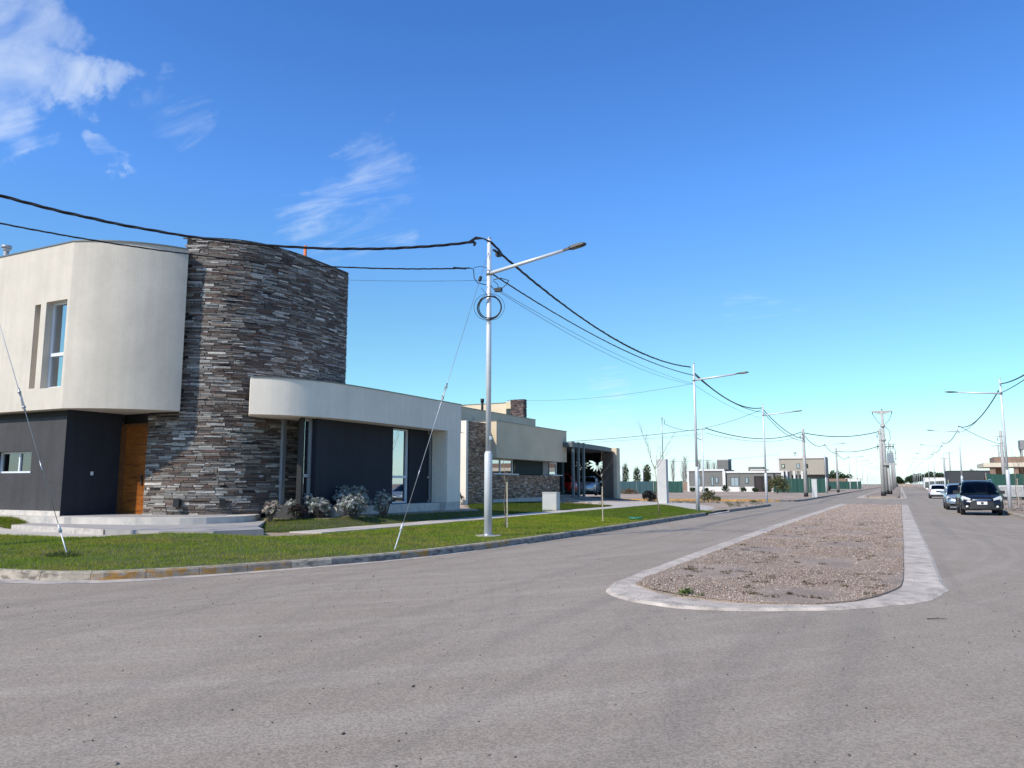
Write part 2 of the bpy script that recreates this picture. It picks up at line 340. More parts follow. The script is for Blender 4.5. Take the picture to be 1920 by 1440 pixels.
M_median = mat('median_concrete', (.48, .41, .335), .95, .16, 4.5, .5, 40, var2=((.33, .28, .235), 2.6, .47, .66), big=(.7, .14), streak=.08)

for m_ in (M_kerb, M_kerbl, M_kerby):
    t_ = m_.node_tree; p_ = t_.nodes['Principled BSDF']; src = p_.inputs['Base Color'].links[0].from_socket
    ge = N(t_, 'ShaderNodeNewGeometry'); sx = N(t_, 'ShaderNodeSeparateXYZ'); t_.links.new(ge.outputs['True Normal'], sx.inputs[0])
    mr_ = N(t_, 'ShaderNodeMapRange'); t_.links.new(sx.outputs[2], mr_.inputs[0]); mr_.inputs[1].default_value = .55; mr_.inputs[2].default_value = .8
    no_ = N(t_, 'ShaderNodeTexNoise'); no_.inputs['Scale'].default_value = 9; t_.links.new(N(t_, 'ShaderNodeTexCoord').outputs['Object'], no_.inputs[0])
    ra_ = N(t_, 'ShaderNodeValToRGB'); t_.links.new(no_.outputs[0], ra_.inputs[0]); ra_.color_ramp.elements[0].position = .35; ra_.color_ramp.elements[0].color = (.22, .20, .13, 1); ra_.color_ramp.elements[1].position = .62; ra_.color_ramp.elements[1].color = (.42, .37, .29, 1)
    mx_ = N(t_, 'ShaderNodeMix', data_type='RGBA'); t_.links.new(mr_.outputs[0], mx_.inputs[0]); t_.links.new(src, mx_.inputs[6]); t_.links.new(ra_.outputs[0], mx_.inputs[7]); t_.links.new(mx_.outputs[2], p_.inputs['Base Color'])

g = MB(); g.add([(-3000, -500, -.03), (3000, -500, -.03), (3000, 3500, -.03), (-3000, 3500, -.03)], [(0, 1, 2, 3)])
g.build('ground', M_dirt, kind='structure')
road = MB(); road.add([(-200, -60, 0), (200, -60, 0), (200, 68.5, 0), (4.9, 68.5, 0), (4.9, 430, 0), (-7.7, 430, 0), (-7.7, 69, 0), (-200, 69, 0)], [tuple(range(8))])
road.build('road', M_asph, kind='structure')

def kx(y):      # kerb line x at a given y on the near left corner
    for (a, b), (c, d) in zip(KERB, KERB[1:]):
        if b <= y <= d: return a+(c-a)*(y-b)/(d-b)
    return KERB[-1][0] if y > KERB[-1][1] else -60
def sstep(a, b, x):
    t = max(0, min(1, (x-a)/(b-a))); return t*t*(3-2*t)
def H(x, y):
    """height of the lot on the left of the street"""
    h = .135
    if y < 70:
        h += .10*sstep(-9.0, -13.0, x)*sstep(58, 50, y)*(sstep(8.5, 11.5, y))
        h += .26*sstep(-14.4, -15.6, x)*sstep(15, 20, y)*sstep(30.5, 27.5, y)
        h += .16*sstep(-14.6, -20.6, x)*sstep(28, 31, y)*sstep(56, 51, y)
        h += .26*sstep(-21.6, -23, x)*sstep(12.2, 13.6, y)*sstep(30, 27, y)
        h += .10*sstep(-16.5, -19.5, x)*sstep(13.4, 16, y)*sstep(28, 24, y)
        h += .35*sstep(-20, -21, x)*sstep(47.5, 49, y)*sstep(64, 60, y)
    h += .12*math.exp(-((x+15.0)/2.0)**2-((y-12.9)/.9)**2)
    h += .012*noise.noise(Vector((x*.5, y*.5, 0)))
    return h
GRASS_A = [(-60, 7.2), (-8.2, 7.2), (-8.2, 38.5), (-9.2, 39.8), (-10.9, 42.8), (-12.2, 45), (-13.0, 46.2), (-13.15, 45), (-13.15, 15), (-13.4, 14.2), (-14.9, 12.9), (-16.6, 12.35), (-18, 11.85), (-60, 11.65)]
GRASS_B = [(-14.35, 15.7), (-14.35, 39), (-14.0, 40.8), (-15.2, 43.2), (-17.2, 43.6), (-20.7, 42.6), (-20.7, 36), (-17, 30), (-15.2, 27.5), (-15.5, 18.6), (-17.7, 18.0), (-17.0, 17.2), (-14.9, 15.1)]
GRASS_C = [(-60, 12.95), (-21.8, 12.95), (-21.8, 13.6), (-23.2, 14.1), (-60, 14.15)]
def left_lot():
    ys = sorted({*np.arange(7.2, 14, .2).round(3), *np.arange(14, 60.01, .5).round(3), 57., 57.5, 58., 58.5, *[k[1] for k in KERB]})
    ys = [y for y in ys if 7.2 <= y <= 58.5]
    ts = [0, .01, .03, .06, .09, .12, .16, .20, .24, .28, .32, .36, .40, .45, .5, .6, .7, .8, .9, 1]
    ts = sorted({*np.linspace(0, .12, 24).round(4), *np.linspace(.12, .35, 24).round(4), .45, .6, .8, 1})
    mb = {0: MB(), 1: MB()}
    V = []
    for y in ys:
        x0 = kx(y)-.14 if y <= 37.3 else interp([(37.3, -8.42), (42.3, -8.35), (50, -8.15), (55, -8.05), (56.6, -8.4), (57.8, -9.2), (58.3, -11), (58.5, -14)], y)
        x0 = min(x0, -8.1)
        x1 = -70
        V.append([(x0+(x1-x0)*t, y, 0) for t in ts])
    for a, b in zip(V, V[1:]):
        for i in range(len(ts)-1):
            q = [a[i], a[i+1], b[i+1], b[i]]
            cx = sum(p[0] for p in q)/4; cy = sum(p[1] for p in q)/4
            g_ = any(inpoly(cx, cy, P) for P in (GRASS_A, GRASS_B, GRASS_C))
            mb[1 if g_ else 0].add([(p[0], p[1], H(p[0], p[1])) for p in q], [(0, 1, 2, 3)])
    mb[0].build('lot_ground', M_dirt2, kind='structure'); mb[1].build('lawn_ground', M_soil, kind='structure')
left_lot()
def slab_lot(name, pts, z, m=M_dirt2):
    MB().prism(pts, -.2, z).build(name, m, kind='structure')
slab_lot('far_lot_ground', [(-300, 68.2)]+[(x-.1 if y > 70 else x, y+.1) for x, y in KERB3[1:]]+[(-7.6, 430), (-300, 430)], .13)
slab_lot('right_verge', [(300, 14.1)]+[(x+.1, y+.1) for x, y in KR[1:]]+[(4.8, 68.3), (300, 68.3)], .125, M_dirt)
slab_lot('far_right_verge', [(300, 70.2)]+[(x+.1, y+.1) for x, y in KR2[1:]]+[(300, 420)], .13, M_dirt)
far = MB(); far.prism([(-300, 431), (-300, 520), (300, 520), (300, 431)], -.2, .16); far.build('far_field', M_dirt, kind='structure')
# earth berm closing the street
b = MB(); n = 40
vs = []
for i in range(n+1):
    x = -7+14*i/n*1.6-2; hgt = 1.5*math.sin(math.pi*i/n)**.5*(1+.25*noise.noise(Vector((i*.4, 0, 0))))
    vs += [(x, 399, 0), (x, 404, hgt), (x, 409, 0)]
for i in range(n): b.add([vs[3*i], vs[3*i+3], vs[3*i+4], vs[3*i+1]], [(0, 1, 2, 3)]); b.add([vs[3*i+1], vs[3*i+4], vs[3*i+5], vs[3*i+2]], [(0, 1, 2, 3)])
b.build('earth_berm', M_dirt, kind='structure')

def resample(P, step):
    out = [Vector(P[0])]; acc = 0
    pts = [Vector(p) for p in P]
    for a, b_ in zip(pts, pts[1:]):
        L_ = (b_-a).length; d = step-acc
        while d <= L_: out.append(a+(b_-a)*d/L_); d += step
        acc = L_-(d-step)
    return out
def offset(P, o):
    out = []
    for i, p in enumerate(P):
        t = (P[min(i+1, len(P)-1)]-P[max(i-1, 0)]).normalized(); out.append(p+Vector((t.y, -t.x))*o)
    return out
JG = .004
def kerb(name, P, seglen, mats, jitter=.003, w=.17, h=.15, step=.25, minlen=0):
    """cast kerb in segments with open joints; P runs with the road on its right"""
    root = thing(name, None, None); root['kind'] = 'structure'
    Q = resample(P, step); per = int(round(seglen/step)); k = 0
    O = offset(Q, -w)
    for i in range(0, len(Q)-1, per):
        j = min(i+per, len(Q)-1); mb = MB()
        dz = random.uniform(-jitter, jitter); do = random.uniform(-jitter, jitter)
        vs = []
        for q in range(i, j+1):
            a = Q[q].copy(); b_ = O[q]
            t = (Q[min(q+1, len(Q)-1)]-Q[max(q-1, 0)]).normalized()
            sh = t*(JG if q == i else (-JG if q == j else 0)); nn = Vector((t.y, -t.x))
            a = a+sh; b2 = b_+sh; e = .008*noise.noise(Vector((q*.7, 3, 1)))
            vs += [(a.x, a.y, -.05), (a.x-nn.x*.02+nn.x*do, a.y-nn.y*.02+nn.y*do, h-.03+dz+e), (a.x-nn.x*.045, a.y-nn.y*.045, h+dz+e), (b2.x, b2.y, h+dz), (b2.x, b2.y, -.05)]
        m_ = j-i
        fs = [(5*a+c, 5*a+5+c, 5*a+6+c, 5*a+1+c) for a in range(m_) for c in range(4)]+[(0, 1, 2, 3, 4), tuple(5*m_+c for c in (4, 3, 2, 1, 0))]
        mid = (Q[i]+Q[j])/2
        top = MB(); top.add(vs, fs); top.smooth = False
        top.build('kerb_segment', mats(mid, k), root); k += 1
    return root
def km1(mid, k):
    x, y = mid
    if x < -11.4: return M_kerby if -12.3 < x < -12.05 else M_kerbl
    if x < -9.95: return M_kerby
    if 10.2 < y < 10.9: return M_kerby
    if 12.6 < y < 13.4 or 15.6 < y < 17.3: return M_kerby
    return M_kerbl if y < 11.6 else M_kerb
kerb('kerb', KERB, .8, km1, step=.2)
kerb('kerb', KERB2, 2.0, lambda m, k: M_kerb, step=.5)
M_kerbo = mat('kerb_ochre_paint', (.42, .22, .06), .95, .25, 2, var2=((.28, .19, .12), 1.5, .45, .7))
kerb('kerb', KERB3[:5]+[(-7.5, 140)], 3.0, lambda m, k: M_kerbo if m.y < 70 else M_kerb, step=1.)
kerb('kerb', [(x, y) for x, y in KR][::-1], 3.0, lambda m, k: M_kerbl, step=.5)
kerb('kerb', [(x, y) for x, y in KR2[:4]][::-1], 3.0, lambda m, k: M_kerbl, step=.5)
# sandy gutter washed along the near kerb
Q = offset(resample(KERB, .2), 0.); gs = MB(); vs = []
Q = [q for q in Q if q.x > -40 and q.y < 17.8]
O = []
for i, q in enumerate(Q):
    t = (Q[min(i+1, len(Q)-1)]-Q[max(i-1, 0)]).normalized(); w = max(.03, interp([(-13, .30), (-11, .24), (-10, .12), (-9, .10), (-8.4, .05)], q.x)*(1+.6*noise.noise(Vector((i*.23, 0, 5)))))
    vs += [(q.x-t.y*.03, q.y+t.x*.03, .02), (q.x+t.y*w, q.y-t.x*w, .004)]
gs.add(vs, [(2*i, 2*i+1, 2*i+3, 2*i+2) for i in range(len(Q)-1)]); gs.build('gutter_sand', M_sand, kind='structure')

# ---- first median
MO = [(-3.87, 10.84), (-3.62, 10.2), (-3.11, 9.72), (-2.46, 9.5), (-1.72, 9.62), (-.88, 10.12), (-.3, 10.7), (.15, 11.4), (.45, 12.4), (.52, 13.4), (.5, 19), (.46, 36), (.42, 59.5), (.2, 61.6), (-3.5, 61.8), (-4.1, 60), (-4.2, 30), (-4.13, 20), (-4.06, 14.7), (-3.99, 11.8)]
MI = [(-3.62, 11.6), (-3.42, 11.0), (-3.0, 10.5), (-2.4, 10.14), (-1.8, 10.08), (-1.2, 10.25), (-.80, 10.55), (-.42, 11.2), (-.14, 12.3), (-.05, 13.6), (-.02, 20), (-.02, 60.1), (-3.5, 60.1), (-3.72, 30), (-3.68, 20), (-3.66, 14)]
def smooth_poly(P, n=4):
    out = []
    for i in range(len(P)):
        p0, p1, p2, p3 = [Vector(P[(i+k-1) % len(P)]) for k in range(4)]
        if (p2-p1).length > 4: out.append(p1); continue
        for k in range(n):
            t = k/n; out.append(.5*((2*p1)+(-p0+p2)*t+(2*p0-5*p1+4*p2-p3)*t*t+(-p0+3*p1-3*p2+p3)*t**3))
    return [(p.x+.05*noise.noise(Vector((p.x*2.2, p.y*2.2, 0))), p.y+.05*noise.noise(Vector((p.x*2.2, p.y*2.2, 9)))) for p in out]
MOs, MIs = smooth_poly(MO), smooth_poly(MI)
mb_ = MB(); nO = len(MOs); cO = (sum(p[0] for p in MOs)/nO, 30)
lo = []; hi = []
for i, p in enumerate(MOs):
    a_ = Vector(MOs[i-1]); c_ = Vector(MOs[(i+1) % nO]); t_ = (c_-a_).normalized(); n_ = Vector((-t_.y, t_.x)); w_ = .05+.03*noise.noise(Vector((p[0]*2, p[1]*2, 4)))
    lo.append((p[0]-n_.x*.01, p[1]-n_.y*.01, .002)); hi.append((p[0]+n_.x*w_, p[1]+n_.y*w_, .030))
mb_.add(lo+hi, [(i, (i+1) % nO, nO+(i+1) % nO, nO+i) for i in range(nO)]+[tuple(range(nO, 2*nO))]); mb_.build('median_border', M_median, kind='structure')
def mat_gravel():
    m = mat('gravel_bed', (.31, .235, .18), .95, .25, 30, .8, 60, var2=((.24, .185, .14), 1.2, .44, .66), big=(.4, .12)); return m
MB().prism(MIs, 0, .05).build('gravel_bed', mat_gravel(), kind='structure')
def scatter_stones(name, pts, sizes, cols, m):
    base = np.array([(1, 0, 0), (-1, 0, 0), (0, 1, 0), (0, -1, 0), (0, 0, 1), (0, 0, -.6)], float)
    F = np.array([(0, 2, 4), (2, 1, 4), (1, 3, 4), (3, 0, 4), (2, 0, 5), (1, 2, 5), (3, 1, 5), (0, 3, 5)])
    n = len(pts); a = rng.uniform(0, 6.28, n); s = sizes[:, None]*rng.uniform(.6, 1.35, (n, 3)); s[:, 2] *= .7
    V = base[None]*s[:, None, :]*rng.uniform(.75, 1.2, (n, 6, 1))
    ca, sa = np.cos(a)[:, None], np.sin(a)[:, None]
    V = np.stack([V[..., 0]*ca-V[..., 1]*sa, V[..., 0]*sa+V[..., 1]*ca, V[..., 2]+V[..., 0]*rng.uniform(-.4, .4, (n, 1))], -1)+pts[:, None, :]
    big_mesh(name, V.reshape(-1, 3), (F[None]+(np.arange(n)*6)[:, None, None]).reshape(-1, 3), np.repeat(cols, 8, 0), m)
def big_mesh(name, V, F, facecol, m, parent=None, kind='stuff', label=None, cat=None, k=3):
    me = bpy.data.meshes.new(name); me.vertices.add(len(V)); me.vertices.foreach_set('co', V.astype(np.float32).ravel())
    me.loops.add(F.size); me.loops.foreach_set('vertex_index', F.astype(np.int32).ravel()); me.polygons.add(len(F))
    me.polygons.foreach_set('loop_start', np.arange(0, F.size, k, dtype=np.int32))
    me.update(calc_edges=True); me.materials.append(m)
    if facecol is not None:
        at = me.color_attributes.new('col', 'FLOAT_COLOR', 'CORNER'); c = np.ones((len(F), k, 4), np.float32); c[..., :3] = facecol[:, None, :]; at.data.foreach_set('color', c.ravel())
    o = bpy.data.objects.new(name, me); C.objects.link(o)
    if parent is not None: o.parent = parent; o.location = world_off(parent)
    return tag(o, label, cat, None, kind)
M_grav = mat('gravel_stone', (.3, .2, .2), .9, 0, attr=True)
def pts_in(poly, x0, x1, y0, y1, n, dens=None):
    x = rng.uniform(x0, x1, n); y = rng.uniform(y0, y1, n) if dens is None else y0+(y1-y0)*rng.uniform(0, 1, n)**dens
    P = np.array(poly); c = np.zeros(n, bool)
    for i in range(len(P)):
        xa, ya = P[i]; xb, yb = P[i-1]
        if ya == yb: continue
        k = ((ya > y) != (yb > y)) & (x < (xb-xa)*(y-ya)/(yb-ya)+xa); c ^= k
    return x[c], y[c]
pal = np.array([(.36, .255, .195), (.30, .215, .165), (.42, .325, .255), (.26, .195, .155), (.52, .43, .36), (.33, .265, .22), (.22, .16, .12), (.40, .31, .235)])
x, y = pts_in(MIs, -3.8, .05, 10, 60, 170000, 2.2)
n = len(x); z = .05+.02*np.sin(x*2+1)*np.sin(y*1.3)+rng.uniform(-.006, .012, n)
sz = rng.uniform(.005, .013, n)*(1+(rng.uniform(0, 1, n) > .93)*.8)*(1+np.clip((y-14)/25, 0, 1.4)); scatter_stones('gravel', np.stack([x, y, z], 1), sz, pal[rng.integers(0, len(pal), n)]*rng.uniform(.8, 1.2, (n, 1)), M_grav)
# stones strayed onto the border
xs_, ys_ = pts_in(MOs, -4.3, .6, 9.4, 40, 9000, 1.8); kk = np.array([not inpoly(a, b_, MIs) and abs(noise.noise(Vector((a*1.5, b_*1.5, 3)))) > .12 for a, b_ in zip(xs_, ys_)]); xs_, ys_ = xs_[kk], ys_[kk]; kk = rng.uniform(0, 1, len(xs_)) < .5; xs_, ys_ = xs_[kk], ys_[kk]
scatter_stones('stray_gravel', np.stack([xs_, ys_, np.full(len(xs_), .033)], 1), rng.uniform(.003, .009, len(xs_)), pal[rng.integers(0, len(pal), len(xs_))]*.8, M_grav)
# loose grit on the carriageway
n = 1500; x = rng.uniform(-14, 4, n); y = rng.uniform(2.2, 16, n)
k = np.array([x[i] > kx(y[i])+.05 and not inpoly(x[i], y[i], MOs) for i in range(n)]); x, y = x[k], y[k]; n = len(x)
scatter_stones('loose_grit', np.stack([x, y, np.full(n, .004)], 1), rng.uniform(.003, .010, n)*(1+(rng.uniform(0, 1, n) > .96)), np.array([(.07, .06, .055), (.05, .045, .04), (.2, .17, .15)])[rng.integers(0, 3, n)], M_grav)
# ---- second median, a raised bed with a nose
M2 = [(-1.9, 90.0), (-3.0, 91.2), (-3.6, 94), (-3.7, 104), (-3.7, 395), (-.15, 395), (-.15, 92.5), (-.3, 91)]
MB().prism([(-1.8, 88.2), (-4.0, 89.6), (-4.35, 93), (-4.4, 395), (.55, 395), (.55, 92), (.4, 89)], -.1, .012).build('median_border', M_median, kind='structure')
MB().prism(M2, -.1, .16).build('median_bed', M_dirt, kind='structure')
kerb('kerb', [(.0, 150), (.0, 91.2)], 4., lambda m, k: M_kerbl, step=1.)
# weeds on the medians
M_weed = mat('weed_leaf', (.10, .13, .035), .85, .3, 20, attr=True)
def leaf_cloud(cx, cy, cz, rx, ry, rz, n, size, cols, up=.3, shell=.5, aspect=2.6):
    """leaf sized blades spread through a lumpy volume"""
    d = rng.normal(0, 1, (n, 3)); d /= np.linalg.norm(d, axis=1)[:, None]
    r = rng.uniform(shell, 1, n)**.5; P = d*r[:, None]*np.array([rx, ry, rz])+np.array([cx, cy, cz])
    t = d*np.array([1, 1, .6])+rng.normal(0, .5, (n, 3)); t[:, 2] += up; t /= np.linalg.norm(t, axis=1)[:, None]
    u = np.cross(t, rng.normal(0, 1, (n, 3))); u /= np.linalg.norm(u, axis=1)[:, None]
    s = size*rng.uniform(.6, 1.4, n)[:, None]; w = s/aspect
    V = np.stack([P-t*s*.5, P+u*w*.5, P+t*s*.5, P-u*w*.5], 1)
    return V.reshape(-1, 3), (np.arange(n*4).reshape(-1, 4)), np.array(cols)[rng.integers(0, len(cols), n)]*rng.uniform(.75, 1.25, (n, 1))
def leaf_mesh(name, chunks, m, parent=None, kind=None, label=None, cat=None):
    V = []; F = []; K = []; o = 0
    for v, f, c in chunks: V.append(v); F.append(f+o); K.append(c); o += len(v)
    return big_mesh(name, np.concatenate(V), np.concatenate(F), np.concatenate(K), m, parent, kind, label, cat, k=4)
gw = [(.10, .15, .035), (.14, .18, .05), (.07, .11, .03)]; gd = [(.16, .12, .07), (.12, .095, .055), (.20, .15, .09)]
leaf_mesh('weed_patch', [leaf_cloud(-2.58, 10.28, .08, .11, .08, .07, 150, .05, gw, .6, 0), leaf_cloud(-2.40, 10.22, .06, .09, .06, .04, 90, .04, gw, .6, 0)], M_weed, None, None, 'small green weed growing at the near edge of the gravel median', 'weed')
ch = []
for i in range(130):
    x_, y_ = random.uniform(-3.5, -.2), 10.6+random.random()**1.6*22
    if inpoly(x_, y_, MIs): ch.append(leaf_cloud(x_, y_, .065, random.uniform(.04, .2), random.uniform(.03, .08), .02, 26, .05, gd, .2, 0, 4))
leaf_mesh('dry_weeds', ch, M_weed, kind='stuff')
# ---- sidewalk along the street, cast in bays
def strip(root, name, A, B, m, zoff=.03, skirt=.14):
    """quad bay between lists A and B of plan points, following the lot"""
    mb = MB(); n = len(A); vs = []
    for a, b_ in zip(A, B): vs += [(a[0], a[1], H(*a)+zoff), (b_[0], b_[1], H(*b_)+zoff)]
    vs += [(v[0], v[1], v[2]-skirt) for v in vs]
    k = 2*n
    fs = [(2*i, 2*i+1, 2*i+3, 2*i+2) for i in range(n-1)]+[(2*i, 2*i+2, k+2*i+2, k+2*i) for i in range(n-1)]+[(2*i+1, k+2*i+1, k+2*i+3, 2*i+3) for i in range(n-1)]+[(0, k, k+1, 1), (2*n-2, 2*n-1, k+2*n-1, k+2*n-2)]
    mb.add(vs, fs); return mb.build(name, m, root)
sw = thing('sidewalk', None, None); sw['kind'] = 'structure'
y = 15.6
while y < 39:
    y2 = min(y+1.5, 39); ysub = [y+.006, (y+y2)/2, y2-.006]
    wob = lambda q: .02*noise.noise(Vector((q*.6, 0, 2)))
    strip(sw, 'paving_bay', [(-13.22+wob(q), q) for q in ysub], [(-14.28+wob(q+9), q) for q in ysub], M_path, .028+random.uniform(-.003, .003)); y = y2
x = -19.3
while x > -45:
    x2 = x-1.5; strip(sw, 'paving_bay', [(x-.006, 12.85), (x2+.006, 12.85)], [(x-.006, 11.75), (x2+.006, 11.75)], M_path, .02); x = x2
MB().prism([(-19.3, 12.85), (-19.3, 11.78), (-17.9, 12.0), (-16.6, 12.45), (-17.6, 12.9)], .1, .265).build('paving_bay', M_path, sw)
# driveway from the carport out to the street
dv = thing('driveway', None, None); dv['kind'] = 'structure'
dA = [(-20.6, 48.2), (-18.5, 46.0), (-16.6, 44.4), (-15.2, 43.4), (-14.28, 41.2), (-14.28, 39.0), (-13.22, 39.0), (-13.22, 45.0)]
MBd = MB(); P_ = [(-26, 60), (-26, 52), (-20.6, 51.5), (-20.6, 47.9)]
drv = [[(-26, 48.0), (-20.2, 48.0), (-20.2, 59.4), (-26, 59.4)],
       [(-20.2, 48.0), (-17.4, 45.2), (-16.0, 54.6), (-20.2, 59.4)],
       [(-17.4, 45.2), (-15.3, 43.4), (-14.1, 52.2), (-16.0, 54.6)],
       [(-15.3, 43.4), (-14.28, 41.0), (-14.28, 39.0), (-13.22, 39.0), (-13.22, 46.2), (-13.0, 51.0), (-14.1, 52.2)],
       [(-13.22, 46.2), (-12.2, 45.0), (-10.9, 42.8), (-10.1, 46.3), (-11.8, 49.4), (-13.0, 51.0)],
       [(-10.9, 42.8), (-9.2, 39.8), (-8.25, 37.6), (-8.15, 42.1), (-10.1, 46.3)]]
for P in drv:
    c = (sum(p[0] for p in P)/len(P), sum(p[1] for p in P)/len(P)); Q = [(p[0]+(c[0]-p[0])*.004, p[1]+(c[1]-p[1])*.004) for p in P]
    MB().prism(Q, lambda p: .0, lambda p: max(H(*p)+.03, .03) if p[0] < -8.7 else .03).build('driveway_bay', M_concrete if P is drv[0] else M_path, dv)
# ---------------------------------------------------------------- corner house
h1 = thing('house', 'two-storey cream house with curved slate stone tower and charcoal ground floor on the corner lot', 'house', (-20, 18, .55))
Z0 = .58
# floor slab, steps
P = [(-34, 13.85), (-22.0, 13.75), (-20.6, 13.9), (-19.0, 14.2), (-17.9, 14.75), (-17.2, 15.5), (-16.95, 16.4), (-17.2, 17.3), (-18.2, 18.5), (-20, 19), (-34, 19)]
MB().prism(smooth_poly(P, 3), .1, Z0).build('terrace', M_plinth, h1)
MB().prism([(-22.0, 14.3), (-21.2, 14.2), (-19.1, 14.6), (-17.8, 15.3), (-17.3, 16.3), (-18, 17), (-22, 17)], Z0, Z0+.006).build('terrace_floor', M_concrete, h1)
MB().prism([(-21.6, 12.92), (-19.75, 12.85), (-17.4, 12.6), (-15.6, 12.7), (-14.5, 13.3), (-13.95, 14.35), (-15.0, 15.2), (-17.3, 17.9), (-22, 17), (-22, 13.6)], .08, .40).build('lower_step', M_concrete, h1)
MB().prism([(-21.64, 12.95), (-21.64, 12.89), (-19.75, 12.82), (-17.4, 12.56), (-17.4, 12.64), (-19.75, 12.9)], .05, .395).build('step_edge', M_render, h1)
# upper volume
up = [(-34, 13.9), (-21.42, 13.9), (-20.95, 14.06), (-20.46, 14.3), (-19.95, 14.68), (-19.5, 15.2), (-19.22, 15.65), (-19.1, 16.05)]
S2 = smooth_poly(up[1:], 1)
m = MB(); y0 = 13.9; xo = -34
holes = [(-23.05-xo, -22.77-xo, 4.3, 6.85), (-22.51-xo, -21.53-xo, 4.28, 6.88)]
m.wall((xo, y0), (-21.42, y0), 3.65, 8.6, holes, .30)
m.smooth = True
cs_ = []; nA = 28; h0, h1_ = R(18), R(65.5); A0 = Vector((-21.42, 13.9)); B0 = Vector((-19.07, 16.0)); rr_ = (B0-A0).length/(2*math.sin((h1_-h0)/2)); cc_ = A0+Vector((-math.sin(h0), math.cos(h0)))*rr_
for i in range(nA+1):
    h_ = h0+(h1_-h0)*i/nA; cs_.append(cc_+Vector((math.sin(h_), -math.cos(h_)))*rr_)
vs = []
for p in cs_: vs += [(p.x, p.y, 3.65), (p.x, p.y, 8.6)]
m.add(vs, [(2*i, 2*i+2, 2*i+3, 2*i+1) for i in range(len(cs_)-1)]); m.smooth = False
ring = [(-34, 13.9)]+[(p.x, p.y) for p in cs_]+[(-19.48, 16.32), (-20.4, 17.4), (-34, 26)]
n = len(ring)
m.add([(p[0], p[1], 3.65) for p in ring], [tuple(range(n))[::-1]]); m.add([(p[0], p[1], 8.598) for p in ring], [tuple(range(n))])
for a, b_ in (((-19.07, 16.0), (-19.48, 16.32)), ((-19.48, 16.32), (-20.4, 17.4)), ((-20.4, 17.4), (-34, 26)), ((-34, 26), (-34, 13.9))): m.add([(*a, 3.65), (*b_, 3.65), (*b_, 8.6), (*a, 8.6)], [(0, 1, 2, 3)])
# blind slot is closed at its back
m.add([(-23.05, 14.2, 4.3), (-22.77, 14.2, 4.3), (-22.77, 14.2, 6.85), (-23.05, 14.2, 6.85)], [(0, 1, 2, 3)])
m.build('upper_wall', M_stucco, h1)
cp = MB(); O = [Vector((-34, 13.87))]+[p+Vector((.02, -.025)) for p in cs_]
for a, b_ in zip(O, O[1:]):
    d = (b_-a).normalized(); nn = Vector((-d.y, d.x))*.22
    cp.add([(a.x, a.y, 8.6), (b_.x, b_.y, 8.6), (b_.x+nn.x, b_.y+nn.y, 8.6), (a.x+nn.x, a.y+nn.y, 8.6), (a.x, a.y, 8.635), (b_.x, b_.y, 8.635), (b_.x+nn.x, b_.y+nn.y, 8.635), (a.x+nn.x, a.y+nn.y, 8.635)], [(3, 2, 1, 0), (4, 5, 6, 7), (0, 1, 5, 4), (1, 2, 6, 5), (2, 3, 7, 6), (3, 0, 4, 7)])
cp.build('coping', M_coping, h1)
window(h1, (xo, y0), (-21.42, y0), -22.51-xo, -21.53-xo, 4.28, 6.88, .24, (), (5.30,), M_wframe, M_glassr, .06, (.0, .35))
# charcoal ground floor
m = MB(); m.wall((-34, 14.2), (-21.6, 14.2), Z0+.14, 3.45, [(-24.95+34, -23.14+34, 1.82, 2.47)], .25)
m.bx(-34, -22.02, 14.25, 14.42, 3.4, 3.44)
m.add([(-34, 14.2, 3.45), (-21.6, 14.2, 3.45), (-21.6, 14.5, 3.45), (-34, 14.5, 3.45)], [(0, 1, 2, 3)])
m.build('charcoal_wall', M_grey, h1)
MB().bx(-34, -21.7, 14.45, 14.55, 3.3, 3.65).build('shadow_groove', M_black, h1)
MB().bx(-34, -21.603, 14.19, 14.4, Z0-.1, Z0+.14).build('wall_plinth', M_plinth, h1)
window(h1, (-34, 14.2), (-21.6, 14.2), -24.95+34, -23.14+34, 1.82, 2.47, .2, (.95,), (), M_wframe, M_glass, .055, (0, 1))
m = MB(); m.wall((-21.6, 14.2), (-21.6, 16.0), Z0, 3.65); m.build('porch_wall', M_charcoal_shade, h1)
MB().bx(-21.7, -20.43, 16.15, 16.3, Z0, 3.65).build('door_surround', M_black, h1)
d = MB().bx(-21.45, -20.43, 16.06, 16.12, Z0, 3.27).build('door', M_wood, h1)
f = MB(); f.bx(-21.6, -21.45, 15.98, 16.15, Z0, 3.30); f.bx(-21.45, -20.47, 16.0, 16.15, 3.27, 3.34); f.build('door_frame', M_woodf, h1)
MB().bx(-20.62, -20.58, 16.01, 16.06, 1.45, 1.75).build('door_handle', M_lampb, d)
MB().bx(-21.6, -21.57, 15.05, 15.12, 1.75, 1.86).build('doorbell', M_wframe, h1)
